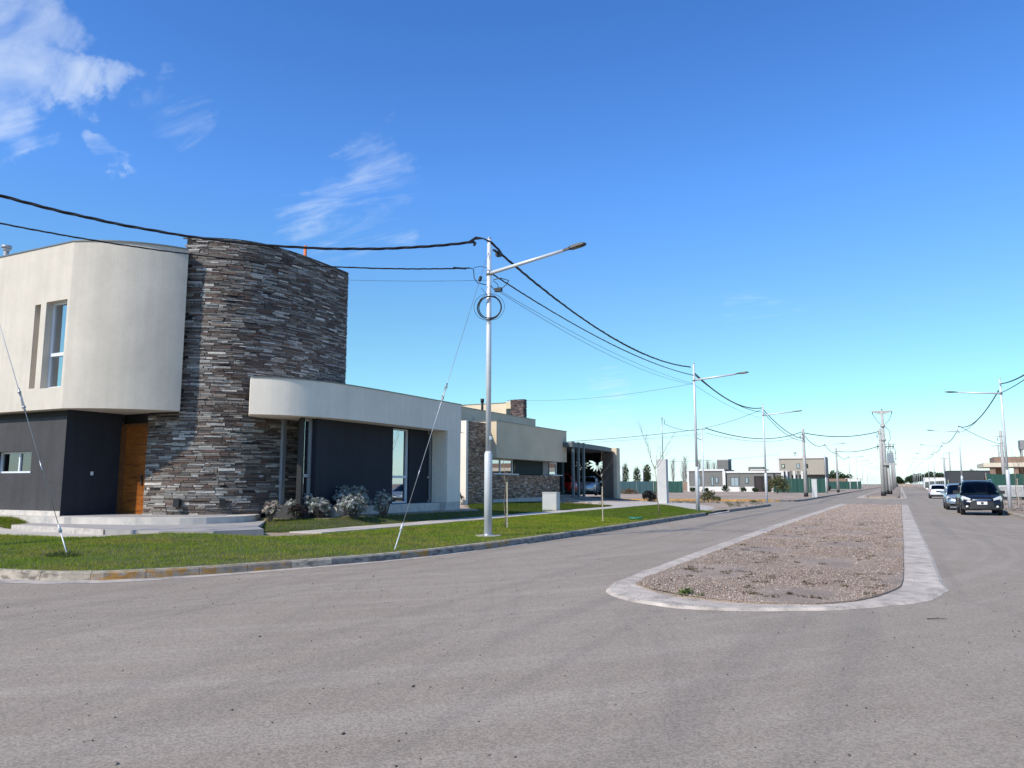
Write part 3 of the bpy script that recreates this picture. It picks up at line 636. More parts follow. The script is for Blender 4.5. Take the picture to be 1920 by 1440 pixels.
# slate tower
def arc_path(P, step=.05):
    out = []
    for i in range(len(P)-1):
        p0 = Vector(P[max(i-1, 0)]); p1 = Vector(P[i]); p2 = Vector(P[i+1]); p3 = Vector(P[min(i+2, len(P)-1)])
        k = max(2, int((p2-p1).length/step))
        for j in range(k):
            t = j/k; out.append(.5*((2*p1)+(-p0+p2)*t+(2*p0-5*p1+4*p2-p3)*t*t+(-p0+3*p1-3*p2+p3)*t**3))
    out.append(Vector(P[-1])); s = [0]
    for a, b_ in zip(out, out[1:]): s.append(s[-1]+(b_-a).length)
    return out, s
class Path:
    def __init__(s, P): s.p, s.s = arc_path(P); s.L = s.s[-1]; s.sa = np.array(s.s)
    def at(s, q, off=0.):
        i = int(min(max(np.searchsorted(s.sa, q)-1, 0), len(s.p)-2)); a, b_ = s.p[i], s.p[i+1]
        t = (q-s.s[i])/max(1e-6, s.s[i+1]-s.s[i]); d = (b_-a).normalized(); p = a+(b_-a)*t
        return (p.x+d.y*off, p.y-d.x*off)
STC = [((.20, .185, .165), 5), ((.27, .255, .235), 4.2), ((.115, .09, .075), 6), ((.085, .06, .048), 5), ((.14, .12, .105), 5), ((.38, .35, .31), 1.8), ((.10, .062, .045), 2.0), ((.065, .055, .05), 4), ((.20, .16, .13), 1.0), ((.17, .145, .12), 3)]
stw = [w for _, w in STC]
def stones(path, s0, s1, z0, z1, hmin, hmax, lmin, lmax, skip=None, proud=.05, scale=1., tone=1.):
    out = []; z = z0
    while z < z1-.01:
        h = min(random.uniform(hmin, hmax), z1-z)
        if z1-z-h < hmin*.5: h = z1-z
        s = s0-random.uniform(0, lmax*.5); c0 = None
        while s < s1:
            L = random.uniform(lmin, lmax)*(1.3 if random.random() < .15 else 1)
            a, b_ = max(s, s0), min(s+L, s1); s += L
            if b_-a < .04: continue
            if skip and skip((a+b_)/2, z+h/2): continue
            # one tall stone or two thin ones
            parts = [(z, z+h)]
            if h > (hmin+hmax)/2 and random.random() < .45:
                k = z+h*random.uniform(.35, .65); parts = [(z, k), (k, z+h)]
            for za, zb in parts:
                g_ = .004; pr = random.uniform(.012, proud); e = lambda q=.006: random.uniform(-q, q)
                sl = random.uniform(-.012, .012)
                base = []
                for (ss, zz) in ((a+g_+e(.01), za+g_+e()), (b_-g_+e(.01), za+g_+e()+sl*.3), (b_-g_+e(.014), zb-g_+e()+sl*.3), (a+g_+e(.014), zb-g_+e())):
                    base.append((ss, max(za-.004, min(zb+.004, zz))))
                v = [(*path.at(ss, -.03), zz) for ss, zz in base]+[(*path.at(ss+(.004 if i in (0, 3) else -.004), pr+e(.005)), zz) for i, (ss, zz) in enumerate(base)]
                fcs = [(4, 5, 6, 7), (0, 1, 5, 4), (1, 2, 6, 5), (2, 3, 7, 6), (3, 0, 4, 7)]
                col = random.choices(STC, stw)[0][0]; q = random.uniform(.95, 1.55)*tone
                out.append((v, fcs, tuple(c*q for c in col), (b_-a)*(zb-za), (a+b_)/2, za))
        z += h
    return out
TW = Path([(-20.45, 16.04), (-20.0, 16.05), (-19.4, 16.2), (-18.75, 16.58), (-18.2, 17.04), (-17.8, 17.65), (-17.6, 18.35), (-17.5, 19.2), (-17.49, 20.4), (-17.52, 21.7)])
sEnd = TW.s[[i for i in range(len(TW.p)) if TW.p[i].y > 20.2][0]]
sUp = TW.s[[i for i in range(len(TW.p)) if TW.p[i].x > -19.42][0]]      # arc position where the tower leaves the upper volume
TOP = 9.09
def skipT(s, z):
    if 3.62 < z and s < sUp: return True
    if s > sEnd and z < 4.0: return True
    return False
st = stones(TW, 0, TW.L, Z0, TOP, .032, .085, .12, .58, skipT, .042)
tower = thing('stone_tower', None, None); tower.parent = h1; tower.location = world_off(h1)+Vector((-19, 17.5, Z0))
bk = MB(); vs = []
ssx = np.linspace(0, TW.L, 60)
bk.smooth = True
vs = []
for q in ssx: vs += [(*TW.at(q), Z0), (*TW.at(q), 3.66)]
bk.add(vs, [(2*i, 2*i+2, 2*i+3, 2*i+1) for i in range(59)])
vs = []; s2 = np.linspace(sUp, TW.L, 50)
for q in s2: vs += [(*TW.at(q), 3.66), (*TW.at(q), TOP)]
bk.add(vs, [(2*i, 2*i+2, 2*i+3, 2*i+1) for i in range(49)])
bk.smooth = False; vs = []
for q in s2: vs += [(*TW.at(q), TOP-.012), (*TW.at(q, -.35), TOP-.012), (*TW.at(q, -.35), 3.66)]
bk.add(vs, [(3*i, 3*i+1, 3*i+4, 3*i+3) for i in range(49)]+[(3*i+1, 3*i+2, 3*i+5, 3*i+4) for i in range(49)])
for q in (sUp, TW.L): a = TW.at(q); b_ = TW.at(q, -.35); bk.add([(*a, 3.66), (*b_, 3.66), (*b_, TOP), (*a, TOP)], [(0, 1, 2, 3)])
bk.build('tower_backing', M_mortar, tower)
score = lambda t: t[3]*(1.6 if t[5] < 3.6 else 1.)
st.sort(key=score, reverse=True)
def build_stones(lst, root, m, nsep=300):
    for v, f, c, *_ in lst[:nsep]:
        k = MB(); k.col = c; k.add(v, f); k.build('stone', m, root)
    k = MB()
    for v, f, c, *_ in lst[nsep:]: k.col = c; k.add(v, f)
    if lst[nsep:]: k.build('stone_courses', m, root, kind='stuff')
build_stones(st, tower, M_stone)
# thin cap over the tower
m = MB(); vs = []
for q in s2: vs += [(*TW.at(q, .02), TOP), (*TW.at(q, -.3), TOP), (*TW.at(q, .02), TOP+.02), (*TW.at(q, -.3), TOP+.02)]
m.add(vs, [(4*i, 4*i+4, 4*i+6, 4*i+2) for i in range(49)]+[(4*i+2, 4*i+6, 4*i+7, 4*i+3) for i in range(49)]); m.build('tower_cap', M_mortar, tower)
# grey downpipe profile set in the stone
a0 = [i for i in range(len(TW.p)) if TW.p[i].y > 18.62][0]; sC = TW.s[a0]
rz = 0
m = MB(); p = TW.at(sC+.07, .05); m.box((p[0], p[1], (Z0+.28+3.54)/2), (.12, .15, 3.54-Z0-.28), 0); m.build('vertical_profile', M_gframe, h1)
# wall lamps
LQ1, LQ2 = 1.25, 2.5
for q in (LQ1, LQ2):
    p = TW.at(q, .12); p2 = TW.at(q+.01, .12); rz = math.atan2(p2[1]-p[1], p2[0]-p[0])
    l = thing('wall_lamp', 'black cube wall lamp low on the stone beside the wooden door' if q < 2.2 else 'black cube wall lamp low on the stone nearer the grey shrubs', 'wall lamp', (p[0], p[1], .93), rz, 'wall lamps on the slate tower')
    MB().box((0, 0, 0), (.17, .15, .23)).build('lamp_body', M_black, l, local=True)
    MB().box((0, 0, -.119), (.1, .09, .006)).build('lens', M_lens, l, local=True)
    MB().box((0, .08, 0), (.09, .05, .12)).build('mount', M_lampb, l, local=True)
# right wing: curved fascia and column in lightened stucco, recessed dark wall
FA = Path([(-17.08, 16.79), (-16.62, 17.2), (-16.22, 17.72), (-15.9, 18.45), (-15.72, 19.34), (-15.63, 20.6), (-15.6, 22.35), (-15.6, 26.62)])
m = MB(); vs = []; m.smooth = True; qs = np.linspace(0, FA.L, 70); zt = 4.64; zb = 3.54
for q in qs: vs += [(*FA.at(q), zb), (*FA.at(q), zt)]
m.add(vs, [(2*i, 2*i+2, 2*i+3, 2*i+1) for i in range(69)]); m.smooth = False
inner = [(-19.0, 27), (-19.0, 19.5), (-17.7, 18.2), (-17.62, 17.3)]
ring = [FA.at(q) for q in qs]+[(-15.6, 27)]+inner; n = len(ring)
m.add([(p[0], p[1], zb) for p in ring], [tuple(range(n))[::-1]]); m.add([(p[0], p[1], zt-.004) for p in ring], [tuple(range(n))])
a = FA.at(0); m.add([(a[0], a[1], zb), (-17.62, 17.3, zb), (-17.62, 17.3, zt), (a[0], a[1], zt)], [(0, 1, 2, 3)])
m.add([(-15.6, 26.62, zb), (-19, 27, zb), (-19, 27, zt), (-15.6, 26.62, zt)], [(3, 2, 1, 0)])
m.build('canopy_fascia', M_stucco_lifted, h1)
cp = MB()
for i in range(69):
    a, b_ = FA.at(qs[i], .02), FA.at(qs[i+1], .02); c, d = FA.at(qs[i+1], -.18), FA.at(qs[i], -.18)
    cp.add([(*a, zt), (*b_, zt), (*c, zt), (*d, zt), (*a, zt+.03), (*b_, zt+.03), (*c, zt+.03), (*d, zt+.03)], [(4, 5, 6, 7), (0, 1, 5, 4), (2, 3, 7, 6), (3, 0, 4, 7), (1, 2, 6, 5)])
cp.build('coping', M_coping, h1)
MB().bx(-16.3, -15.605, 25.6, 26.6, Z0+.22, 3.538).build('column', M_stucco_lifted, h1)
MB().bx(-18.9, -16.302, 26.1, 26.6, Z0+.1, 3.538).build('end_wall', M_stucco_lifted, h1)
MB().bx(-16.32, -15.62, 25.55, 26.62, .3, Z0+.22).bx(-16.32, -15.85, 19.4, 25.55, .3, Z0+.20).build('plinth', M_plinth, h1)
X = -16.3
m = MB(); ww = [(22.98, 24.04, Z0+.22, 3.50)]
m.wall((X, 18.87), (X, 25.28), Z0+.2, 3.54, [(a-18.87, b_-18.87, c, d) for a, b_, c, d in ww], .2)
m.wall((-16.5, 18.87), (X, 18.87), Z0+.2, 3.54)
m.add([(X, 25.28, Z0+.2), (-16.5, 25.28, Z0+.2), (-16.5, 25.28, 3.54), (X, 25.28, 3.54)], [(0, 1, 2, 3)])
m.build('dark_wing_wall', M_charcoal_shade, h1)
window(h1, (X, 18.87), (X, 25.28), 22.98-18.87, 24.04-18.87, Z0+.22, 3.50, .12, (), (1.75,), M_wframe, M_glassr, .055, (.78, 1.))
window(h1, (-16.5, 25.28), (-16.5, 25.86), 0, .58, Z0+.22, 3.50, .02, (), (1.75,), M_wframe, M_glassr, .055, (0, 1))
window(h1, (-16.5, 18.36), (-16.5, 18.87), 0.1, .51, Z0+.28, 3.50, .02, (), (1.75,), M_gframe, M_glassr, .06, (0, 1), room=.12)
MB().bx(-17.45, -16.52, 20.2, 20.28, Z0, 3.54).bx(-34, -17.9, 18.5, 26, Z0, 4.4).build('rear_wall', M_stucco_lifted, h1)
MB().bx(-16.56, -16.42, 18.37, 18.46, Z0+.2, 3.54).build('window_post', M_black, h1)
MB().bx(-17.6, -16.33, 18.3, 19.4, .2, Z0+.27).build('plinth', M_grey, h1)
# roof fittings
v = thing('roof_vent', 'galvanised vent pipe with a flared cap on the cream upper storey roof', 'vent pipe', (-30.3, 17.0, 8.4))
MB().cyl((0, 0, 0), .09, 2.1).build('vent_pipe', M_gframe, v, local=True)
MB().tube([(0, 0, 1.98), (0, 0, 2.1)], [.10, .16], 16).tube([(0, 0, 2.1), (0, 0, 2.2)], [.18, .18], 16).build('vent_cap', M_gframe, v, local=True)
v = thing('roof_pipe', 'orange plastic pipe rising behind the slate stone tower', 'pipe', (-18.05, 20.0, 8.2))
MB().cyl((0, 0, 0), .055, 1.52, 10).build('pipe', M_orange, v, local=True)
# ---------------------------------------------------------------- second house
M_beige = mat('beige_stucco', (.66, .54, .37), .9, .05, 1.2, .2, 80, big=(.3, .06))
M_green = mat('dark_green_stucco', (.032, .046, .045), .9, .08, 2)
M_brown = mat('brown_cladding', (.17, .13, .10), .9, .12, 2, stretch=(1, 1, .3))
M_slat = mat('grey_green_paint', (.105, .125, .125), .6, .06, 3)
M_lead = mat('leaf_panel_white', (.7, .72, .72), .6, .04)
h2 = thing('house', 'beige single-storey house with brown ledgestone base and a stone roof tower beyond the corner house', 'house', (-24, 43, .4))
zb2 = .38
STC_keep = STC
STC = [((.40, .245, .15), 5), ((.28, .175, .11), 5), ((.46, .33, .24), 3), ((.16, .11, .08), 3), ((.56, .44, .34), 1.2), ((.33, .19, .125), 3)]; stw = [w for _, w in STC]
CP = Path([(-21, 36.66), (-21, 38.0), (-21, 39.4)])
LW = Path([(-21, 38.6), (-21, 42), (-21, 49.22)])
sA = stones(CP, 0, CP.L, zb2-.3, 4.93, .05, .11, .14, .42, None, .06, 1, .85)
sB = stones(LW, .0, LW.L, zb2-.25, 2.03, .05, .11, .14, .45, lambda s, z: s < .75, .06, 1, .85)
MB().bx(-21.4, -21.03, 36.66, 39.4, .1, 4.9).bx(-21.35, -21.03, 39.4, 49.22, .1, 2.0).build('stone_backing', M_mortar, h2)
k = MB()
for v, f, c, *_ in sA+sB: k.col = c; k.add(v, f)
k.build('ledgestone', M_stone, h2, kind='stuff')
STC = STC_keep; stw = [w for _, w in STC]
MB().bx(-30, -21.0, 36.4, 36.64, .1, 4.93).build('side_wall', M_stucco_lifted, h2)
MB().bx(-21.15, -20.9, 39.4, 49.3, .2, .62).build('plinth', M_plinth, h2)
MB().bx(-22.6, -20.4, 38.8, 49.17, 2.96, 5.06).build('upper_box', M_beige, h2)
MB().bx(-22.62, -20.37, 38.77, 49.2, 5.06, 5.10).build('coping', M_coping, h2)
MB().bx(-21.35, -21.3, 42.75, 47.15, 2.0, 2.96).bx(-21.4, -21.3, 48.15, 48.25, 2.0, 2.96).bx(-30, -21.8, 38, 51.0, .1, 2.0).bx(-24, -21.36, 50.6, 51.0, .3, 3.1).build('green_wall', M_green, h2)
MB().bx(-21.36, -21.30, 47.2, 48.1, 2.02, 2.96).build('ribbed_panel', mat('ribbed_panel', (.33, .33, .32), .8, .3, 3, stretch=(1, 12, 1)), h2)
window(h2, (-21.33, 38), (-21.33, 52), 1.4, 4.7, 2.06, 2.96, .02, (1.65,), (), M_wframe, M_glassr, .07, (.5, 1.), .4)
window(h2, (-21.33, 38), (-21.33, 52), 10.2, 11.55, 2.06, 2.96, .02, (), (), M_wframe, M_glassr, .09, (0, 1.), .4)
MB().bx(-21.3, -20.93, 39.5, 42.8, 2.04, 2.10).bx(-21.3, -20.93, 48.1, 49.7, 2.04, 2.10).build('window_sill', M_wframe, h2)
MB().bx(-34, -22.6, 36.9, 48.85, 3.0, 5.93).build('roof_parapet', M_beige, h2)
MB().bx(-34, -24.05, 47.2, 50, 5.9, 7.04).build('upper_storey', M_beige, h2)
MB().bx(-34.02, -24.02, 47.17, 50.02, 7.04, 7.08).bx(-34.02, -22.57, 36.87, 46.9, 5.93, 5.97).bx(-22.62, -22.57, 46.9, 48.88, 5.93, 5.97).build('coping', M_coping, h2)
MB().bx(-24.04, -23.6, 47.15, 47.6, 5.93, 6.62).build('recess', M_green, h2)
MB().bx(-24.04, -23.6, 47.12, 47.6, 6.63, 7.12).build('tank_wall', mat('warm_render', (.62, .52, .34), .9, .05), h2)
tw2 = Path([(-23.62, 47.0), (-23.1, 47.0), (-22.64, 47.0)])
STC_keep = STC; STC = [((.13, .085, .075), 5), ((.09, .065, .06), 5), ((.20, .14, .12), 2), ((.06, .05, .05), 3)]; stw = [w for _, w in STC]
k = MB()
for v, f, c, *_ in stones(tw2, 0, tw2.L, 5.9, 7.22, .05, .11, .14, .4, None, .05, 1, .8): k.col = c; k.add(v, f)
for P in ([(-22.64, 47.0), (-22.64, 47.45)],):
    pp = Path([P[0], (P[0][0], 47.2), P[1]])
    for v, f, c, *_ in stones(pp, 0, pp.L, 5.9, 7.22, .05, .11, .14, .4, None, .05, 1, .8): k.col = c; k.add(v, f)
k.build('chimney_ledgestone', M_stone, h2, kind='stuff'); STC = STC_keep; stw = [w for _, w in STC]
MB().bx(-23.62, -22.68, 47.03, 47.45, 5.9, 7.2).build('stone_chimney', M_mortar, h2)
MB().cyl((-25.4, 46.2, 5.9), .09, 1.35, 10).tube([(-25.4, 46.2, 7.05), (-25.4, 46.2, 7.3)], .13, 10).build('flue', M_black, h2)
MB().bx(-22.85, -22.6, 39.9, 40.1, 5.05, 5.5).build('roof_box', M_wframe, h2)
# antenna on the roof
a = thing('roof_antenna', 'small grey television antenna above the beige house roof', 'antenna', (-24.2, 49, 7.0))
MB().tube([(0, 0, 0), (0, 0, .45)], .02, 5).tube([(-.7, 0, .42), (.3, 0, .46)], .015, 5).tube([(-.6, -.3, .42), (-.6, .3, .42)], .01, 4).tube([(-.3, -.3, .43), (-.3, .3, .43)], .01, 4).tube([(0, -.3, .45), (0, .3, .45)], .01, 4).build('aerial', M_metal, a, local=True)
# ---- carport
cpt = thing('carport', 'flat-roofed carport with three grey-green upright slats and a leaf cut-out panel', 'carport', (-22, 54, .6))
zc = .62
RF = [(-19.7, 48.5), (-19.75, 52.4), (-20.0, 56), (-20.3, 58.2), (-20.85, 58.45), (-20.85, 60.2), (-27, 60.2), (-27, 48.5)]
MB().prism(RF, 3.98, 4.30).build('roof', M_slat, cpt)
for y_ in (48.78, 49.74, 50.72):
    MB().bx(-19.84, -19.70, y_-.11, y_+.11, zc, 4.345).build('upright_slat', M_slat, cpt)
MB().bx(-21.1, -20.25, 58.22, 58.5, .3, 3.98).build('side_wall', M_brown, cpt)
MB().bx(-20.8, -20.0, 58.5, 59.3, .3, 4.32).build('end_column', M_beige, cpt)
MB().bx(-27, -26.8, 48.5, 60, .3, 3.98).bx(-26.8, -24.4, 60.0, 60.2, .3, 3.98).bx(-24.4, -20.85, 60.0, 60.2, 3.6, 3.98).build('back_wall', mat('dark_timber', (.04, .034, .03), .8, .2), cpt)
def frond(lp, cx, cz, ang, L, w):
    pts = []; n = 7
    for i in range(n+1):
        t = i/n; pts.append((t*L, w*max(.04, math.sin(math.pi*t))**.8*.5))
    pts += [(t_, -w_) for t_, w_ in pts[::-1]]
    ca, sa = math.cos(ang), math.sin(ang); poly = [(cx+a*ca-b_*sa, cz+a*sa+b_*ca) for a, b_ in pts]; n = len(poly)
    lp.add([(p[0], 59.8, p[1]) for p in poly]+[(p[0], 60.3, p[1]) for p in poly], [tuple(range(n)), tuple(range(2*n-1, n-1, -1))]+[(i, i+n, (i+1) % n+n, (i+1) % n) for i in range(n)])
random.seed(5); lp = MB()
for cx, cz, L in ((-22.2, 3.12, .66), (-23.5, 3.05, .48)):
    for k_ in range(9):
        a_ = R(-200+k_*27); frond(lp, cx+.12*math.cos(a_), cz+.12*math.sin(a_), a_, L*(.8+.2*abs(math.cos(a_))), .17 if L > .6 else .12)
for k_ in range(26): frond(lp, -24.1+2.7*((k_*.618) % 1), 1.15+1.0*((k_*.37) % 1), k_*1.9, .28+.2*((k_*.71) % 1), .075)
pn = MB().bx(-24.4, -20.85, 60.02, 60.06, .62, 3.6).build('leaf_panel', mat('dark_panel', (.02, .02, .021), .6, .1), cpt)
ct_ = lp.build('cut_shapes', M_black, None)
bo = pn.modifiers.new('cut', 'BOOLEAN'); bo.operation = 'DIFFERENCE'; bo.object = ct_; bo.solver = 'EXACT'; bo.use_self = True
pn.location = (0, 0, 0); pn.parent = None; bpy.context.view_layer.update()
me_ = bpy.data.meshes.new_from_object(pn.evaluated_get(bpy.context.evaluated_depsgraph_get())); pn.modifiers.clear(); pn.data = me_; pn.parent = cpt; pn.location = world_off(cpt)
bpy.data.objects.remove(ct_)

# ---------------------------------------------------------------- vehicles
M_rub = mat('tyre_rubber', (.018, .018, .018), .85, 0); M_rim = mat('alloy_rim', (.45, .46, .48), .35, 0, metal=.8); M_trim = mat('black_plastic', (.022, .023, .024), .6, .1)
M_chrome = mat('chrome', (.6, .62, .64), .15, 0, metal=1.); M_hl = mat('headlight_glass', (.62, .64, .62), .12, 0, spec=.8); M_tl = mat('taillight', (.35, .015, .012), .2, 0); M_plate = mat('number_plate', (.7, .7, .68), .5, 0)
def paint(name, c, metal=.3): return mat(name, c, .22, 0, metal=metal, spec=.6)
def make_car(label, loc, rz, body_m, L=4.5, W=1.75, H=1.45, belt=None, roofp=None, zlow=.28, wr=.33, wb=(-1.3, 1.35), clad=False, cat='car', name='parked_car', glass_top=.78, suv=False):
    """+y is forward; belt: shoulder height along y, roofp: roof line along y between the glass bases"""
    t = thing(name, label, cat, loc, rz)
    ys = sorted({*np.linspace(-L/2, L/2, 60).round(3)})
    def hw(y): return (W/2)*(1-.16*max(0, (abs(y)-L/2+.55)/.55)**2.2-.03*abs(y)/(L/2))
    def zb(y):
        z = zlow
        for c in wb:
            d = abs(y-c); rr = wr+.07
            if d < rr: z = max(z, math.sqrt(rr*rr-d*d)+wr-.02)
        return z+.10*max(0, (abs(y)-L/2+.35)/.35)
    m = MB(); m.smooth = True; vs = []
    for y in ys:
        w = hw(y); zs = interp(belt, y); z0 = min(zb(y), zs-.16); zm = zs-.12
        half = [(w*.90, z0), (w*.985, z0+(zm-z0)*.35), (w, z0+(zm-z0)*.75), (w*.965, zm+.05), (w*.86, zs), (w*.45, zs+.03), (0, zs+.04)]
        vs += [(-a, y, z) for a, z in half]+[(a, y, z) for a, z in half[::-1][1:]]
    k = 13; fs = [(i*k+j, (i+1)*k+j, (i+1)*k+j+1, i*k+j+1) for i in range(len(ys)-1) for j in range(k-1)]
    fs += [tuple(range(k)), tuple((len(ys)-1)*k+j for j in range(k-1, -1, -1))]
    m.add(vs, fs); body = m.build('body', body_m, t, local=True)
    MB().bx(-W/2*.86, W/2*.86, -L/2+.1, L/2-.1, zlow-.06, zlow+.45).build('underbody', M_trim, t, local=True)
    ya, yb = roofp[0][0], roofp[-1][0]; gy = sorted({*np.linspace(ya, yb, 30).round(3)}); m = MB(); m.smooth = True; vs = []
    def gh(y):
        zr = interp(roofp, y); zs = interp(belt, y)+.02; return zs, zr
    for y in gy:
        zs, zr = gh(y); w = hw(y); q = (zr-zs)/(max(1e-3, max(z for _, z in roofp)-zs)); wt = w*(.90-.17*q)
        vs += [(-w*.90, y, zs-.06), (-(w*.90+wt)/2, y, (zs+zr)/2), (-wt, y, zr-.04*q), (-wt*.8, y, zr), (0, y, zr+.02), (wt*.8, y, zr), (wt, y, zr-.04*q), ((w*.90+wt)/2, y, (zs+zr)/2), (w*.90, y, zs-.06)]
    k = 9; m.add(vs, [(i*k+j, (i+1)*k+j, (i+1)*k+j+1, i*k+j+1) for i in range(len(gy)-1) for j in range(k-1)]); m.build('windows', M_carglass, t, local=True)
    MB().bx(-W/2*.62, W/2*.62, ya+.5, yb-.7, .6, .95).build('seats', M_trim, t, local=True)
    # roof skin and pillars sit just outside the glass
    zmax = max(z for _, z in roofp); r = MB(); r.smooth = True; ry = [y for y in np.linspace(ya, yb, 60) if interp(roofp, y) > zmax-.10]; vs = []
    for y in ry:
        zr = interp(roofp, y); w = hw(y)*.735
        vs += [(-w-.012, y, zr-.09), (-w, y, zr-.025), (-w*.8, y, zr+.018), (0, y, zr+.035), (w*.8, y, zr+.018), (w, y, zr-.025), (w+.012, y, zr-.09)]
    r.add(vs, [(i*7+j, (i+1)*7+j, (i+1)*7+j+1, i*7+j+1) for i in range(len(ry)-1) for j in range(6)]); r.build('roof', body_m, t, local=True)
    p = MB()
    def side_pt(y, q, sgn, o=.015):
        zs, zr = gh(y); w = hw(y); f = (zr-zs)/(max(1e-3, zmax-zs)); wt = w*(.90-.17*f); return Vector((sgn*(w*.90+(wt-w*.90)*q+o), y, zs-.03+(zr-zs)*q))
    for sg in (-1, 1):
        yf = ry[-1]; yr = ry[0]
        p.tube([side_pt(yb-.03, 0, sg), side_pt((yb+yf)/2, .95, sg), Vector((sg*(hw(yf)*.735), yf, interp(roofp, yf)-.03))], .035, 6)
        p.tube([side_pt(ya+.03, 0, sg), side_pt((ya+yr)/2, .95, sg), Vector((sg*(hw(yr)*.735), yr, interp(roofp, yr)-.03))], .06 if suv else .05, 6)
        mid = (ya+yb)/2-.05
        for yy in ([mid] if not suv else [mid, mid-.95]): p.tube([side_pt(yy, 0, sg, .004), side_pt(yy, .95, sg, .004)], .035, 6)
    p.build('pillar', body_m, t, local=True)
    for i, c in enumerate(wb):
        for sg in (-1, 1):
            w = MB().tube([(sg*(W/2-.21), c, wr), (sg*(W/2-.20), c, wr), (sg*(W/2-.03), c, wr), (sg*(W/2-.01), c, wr)], [wr*.9, wr, wr, wr*.92], 24).build('wheel', M_rub, t, local=True)
            rm = MB().tube([(sg*(W/2-.03), c, wr), (sg*(W/2-.004), c, wr)], [wr*.66, wr*.62], 20)
            rm.build('rim', M_rim, w, local=True)
            sp = MB()
            for q in range(5):
                a_ = q*2*math.pi/5+.3; sp.box((sg*(W/2+.001), c+math.cos(a_)*wr*.40, wr+math.sin(a_)*wr*.40), (.012, .05, wr*.32), rx=math.pi/2-a_+0.3)
            sp.build('spoke_gap', M_rub, w, local=True)
    for sg in (-1, 1):
        mi = MB().box((sg*(W/2+.10), yb-.45, interp(belt, yb-.4)+.10), (.22, .10, .16)).box((sg*(W/2-.02), yb-.43, interp(belt, yb-.4)+.05), (.12, .05, .05)); mi.build('mirror', M_trim if clad or suv else body_m, t, local=True)
    return t, hw
def lamp_poly(t, name, m, pts, y, th=.03, sgn=1):
    b_ = MB(); n = len(pts); vs = [(x, y+sgn*(.0 if len(p_) == 0 else p_[0]), z) for x, z, *p_ in pts]
    b_.add(vs+[(v[0], v[1]-sgn*th*3, v[2]) for v in vs], [tuple(range(n)), tuple(range(2*n-1, n-1, -1))]+[(i, (i+1) % n, n+(i+1) % n, n+i) for i in range(n)])
    return b_.build(name, m, t, local=True)
# compact SUV facing the viewer
suvp = paint('midnight_blue_paint', (.012, .014, .024), .4)
t, hw = make_car('dark blue compact SUV facing the viewer at the right kerb, nearest of the three cars', (3.42, 45.1, 0), math.pi, suvp, 4.1, 1.76, 1.66,
    belt=[(-2.05, .92), (-1.9, 1.02), (0, 1.0), (1.0, .98), (1.55, .93), (1.85, .84), (2.05, .70)], roofp=[(-1.95, 1.05), (-1.7, 1.52), (-1.3, 1.60), (0, 1.63), (.35, 1.60), (.6, 1.50), (1.12, 1.02)], zlow=.32, wr=.35, wb=(-1.22, 1.25), clad=True, suv=True)
L2 = 2.05
m = MB()
m.smooth = False
fr = lambda z: L2+.012
# bumper, grille, lamps: shallow solids on the nose
def nose(t, name, m_, x0, x1, z0, z1, L_, d=.05, bulge=.0):
    b_ = MB(); n = 8; vs = []
    for i in range(n+1):
        x = x0+(x1-x0)*i/n; y = L_-.18*(abs(x)/.85)**2.4+bulge
        vs += [(x, y, z0), (x, y-.015, z1), (x, y-d-.3, z1), (x, y-d-.3, z0)]
    b_.add(vs, [(4*i+a, 4*i+(a+1) % 4, 4*i+4+(a+1) % 4, 4*i+4+a) for i in range(n) for a in range(4)]+[(0, 3, 2, 1), (4*n, 4*n+1, 4*n+2, 4*n+3)])
    return b_.build(name, m_, t, local=True)
bp = nose(t, 'front_bumper', M_trim, -.84, .84, .30, .66, L2, .05, .06)
nose(t, 'lower_grille', M_black, -.42, .42, .34, .44, L2, .02, .075)
nose(t, 'grille', M_black, -.40, .40, .67, .80, L2, .02, .03)
nose(t, 'grille_bar', M_chrome, -.38, .38, .72, .75, L2, .01, .05)
pl = nose(t, 'number_plate', M_plate, -.21, .21, .52, .66, L2, .0, .09)
nose(t, 'plate_centre', M_black, -.06, .05, .54, .64, L2, .0, .094)
for sg in (-1, 1):
    b_ = MB(); vs = []
    ptsL = [(.46, .80), (.80, .93), (.845, .82), (.80, .70), (.50, .66)]
    vs = [(sg*x, L2-.18*(x/.85)**2.4+.05-(.05 if x > .7 else 0), z) for x, z in ptsL]; bk_ = [(sg*x*.97, L2-.5, z) for x, z in ptsL]; n = 5
    b_.add(vs+bk_, [tuple(range(n)), tuple(range(2*n-1, n-1, -1))]+[(i, (i+1) % n, n+(i+1) % n, n+i) for i in range(n)]); b_.build('headlight', M_hl, t, local=True)
    MB().tube([(sg*.62, L2-.02, .42), (sg*.62, L2+.045, .42)], [.06, .055], 12).build('fog_light', M_hl, t, local=True)
    MB().tube([(sg*.60, -1.6, 1.64), (sg*.61, -1.3, 1.69), (sg*.61, .1, 1.71), (sg*.59, .35, 1.65)], .018, 6).build('roof_rail', M_chrome, t, local=True)
    c_ = MB()
    for c in (-1.22, 1.25):
        for q in range(10):
            a0, a1 = math.pi*q/10, math.pi*(q+1)/10; rr = .43
            c_.tube([(sg*.868, c+math.cos(a0)*rr, .33+math.sin(a0)*rr), (sg*.868, c+math.cos(a1)*rr, .33+math.sin(a1)*rr)], .04, 5, False)
    c_.box((sg*.872, 0, .40), (.03, 1.7, .13)); c_.build('wheel_arch_trim', M_trim, t, local=True)
    MB().box((sg*.80, -.1, .92), (.06, 1.0, .02)).build('door_handle', M_chrome, t, local=True)
MB().tube([(-.55, 1.08, 1.04), (0.05, .95, 1.14)], .01, 4).tube([(.05, 1.08, 1.04), (.6, .95, 1.14)], .01, 4).build('wiper', M_black, t, local=True)
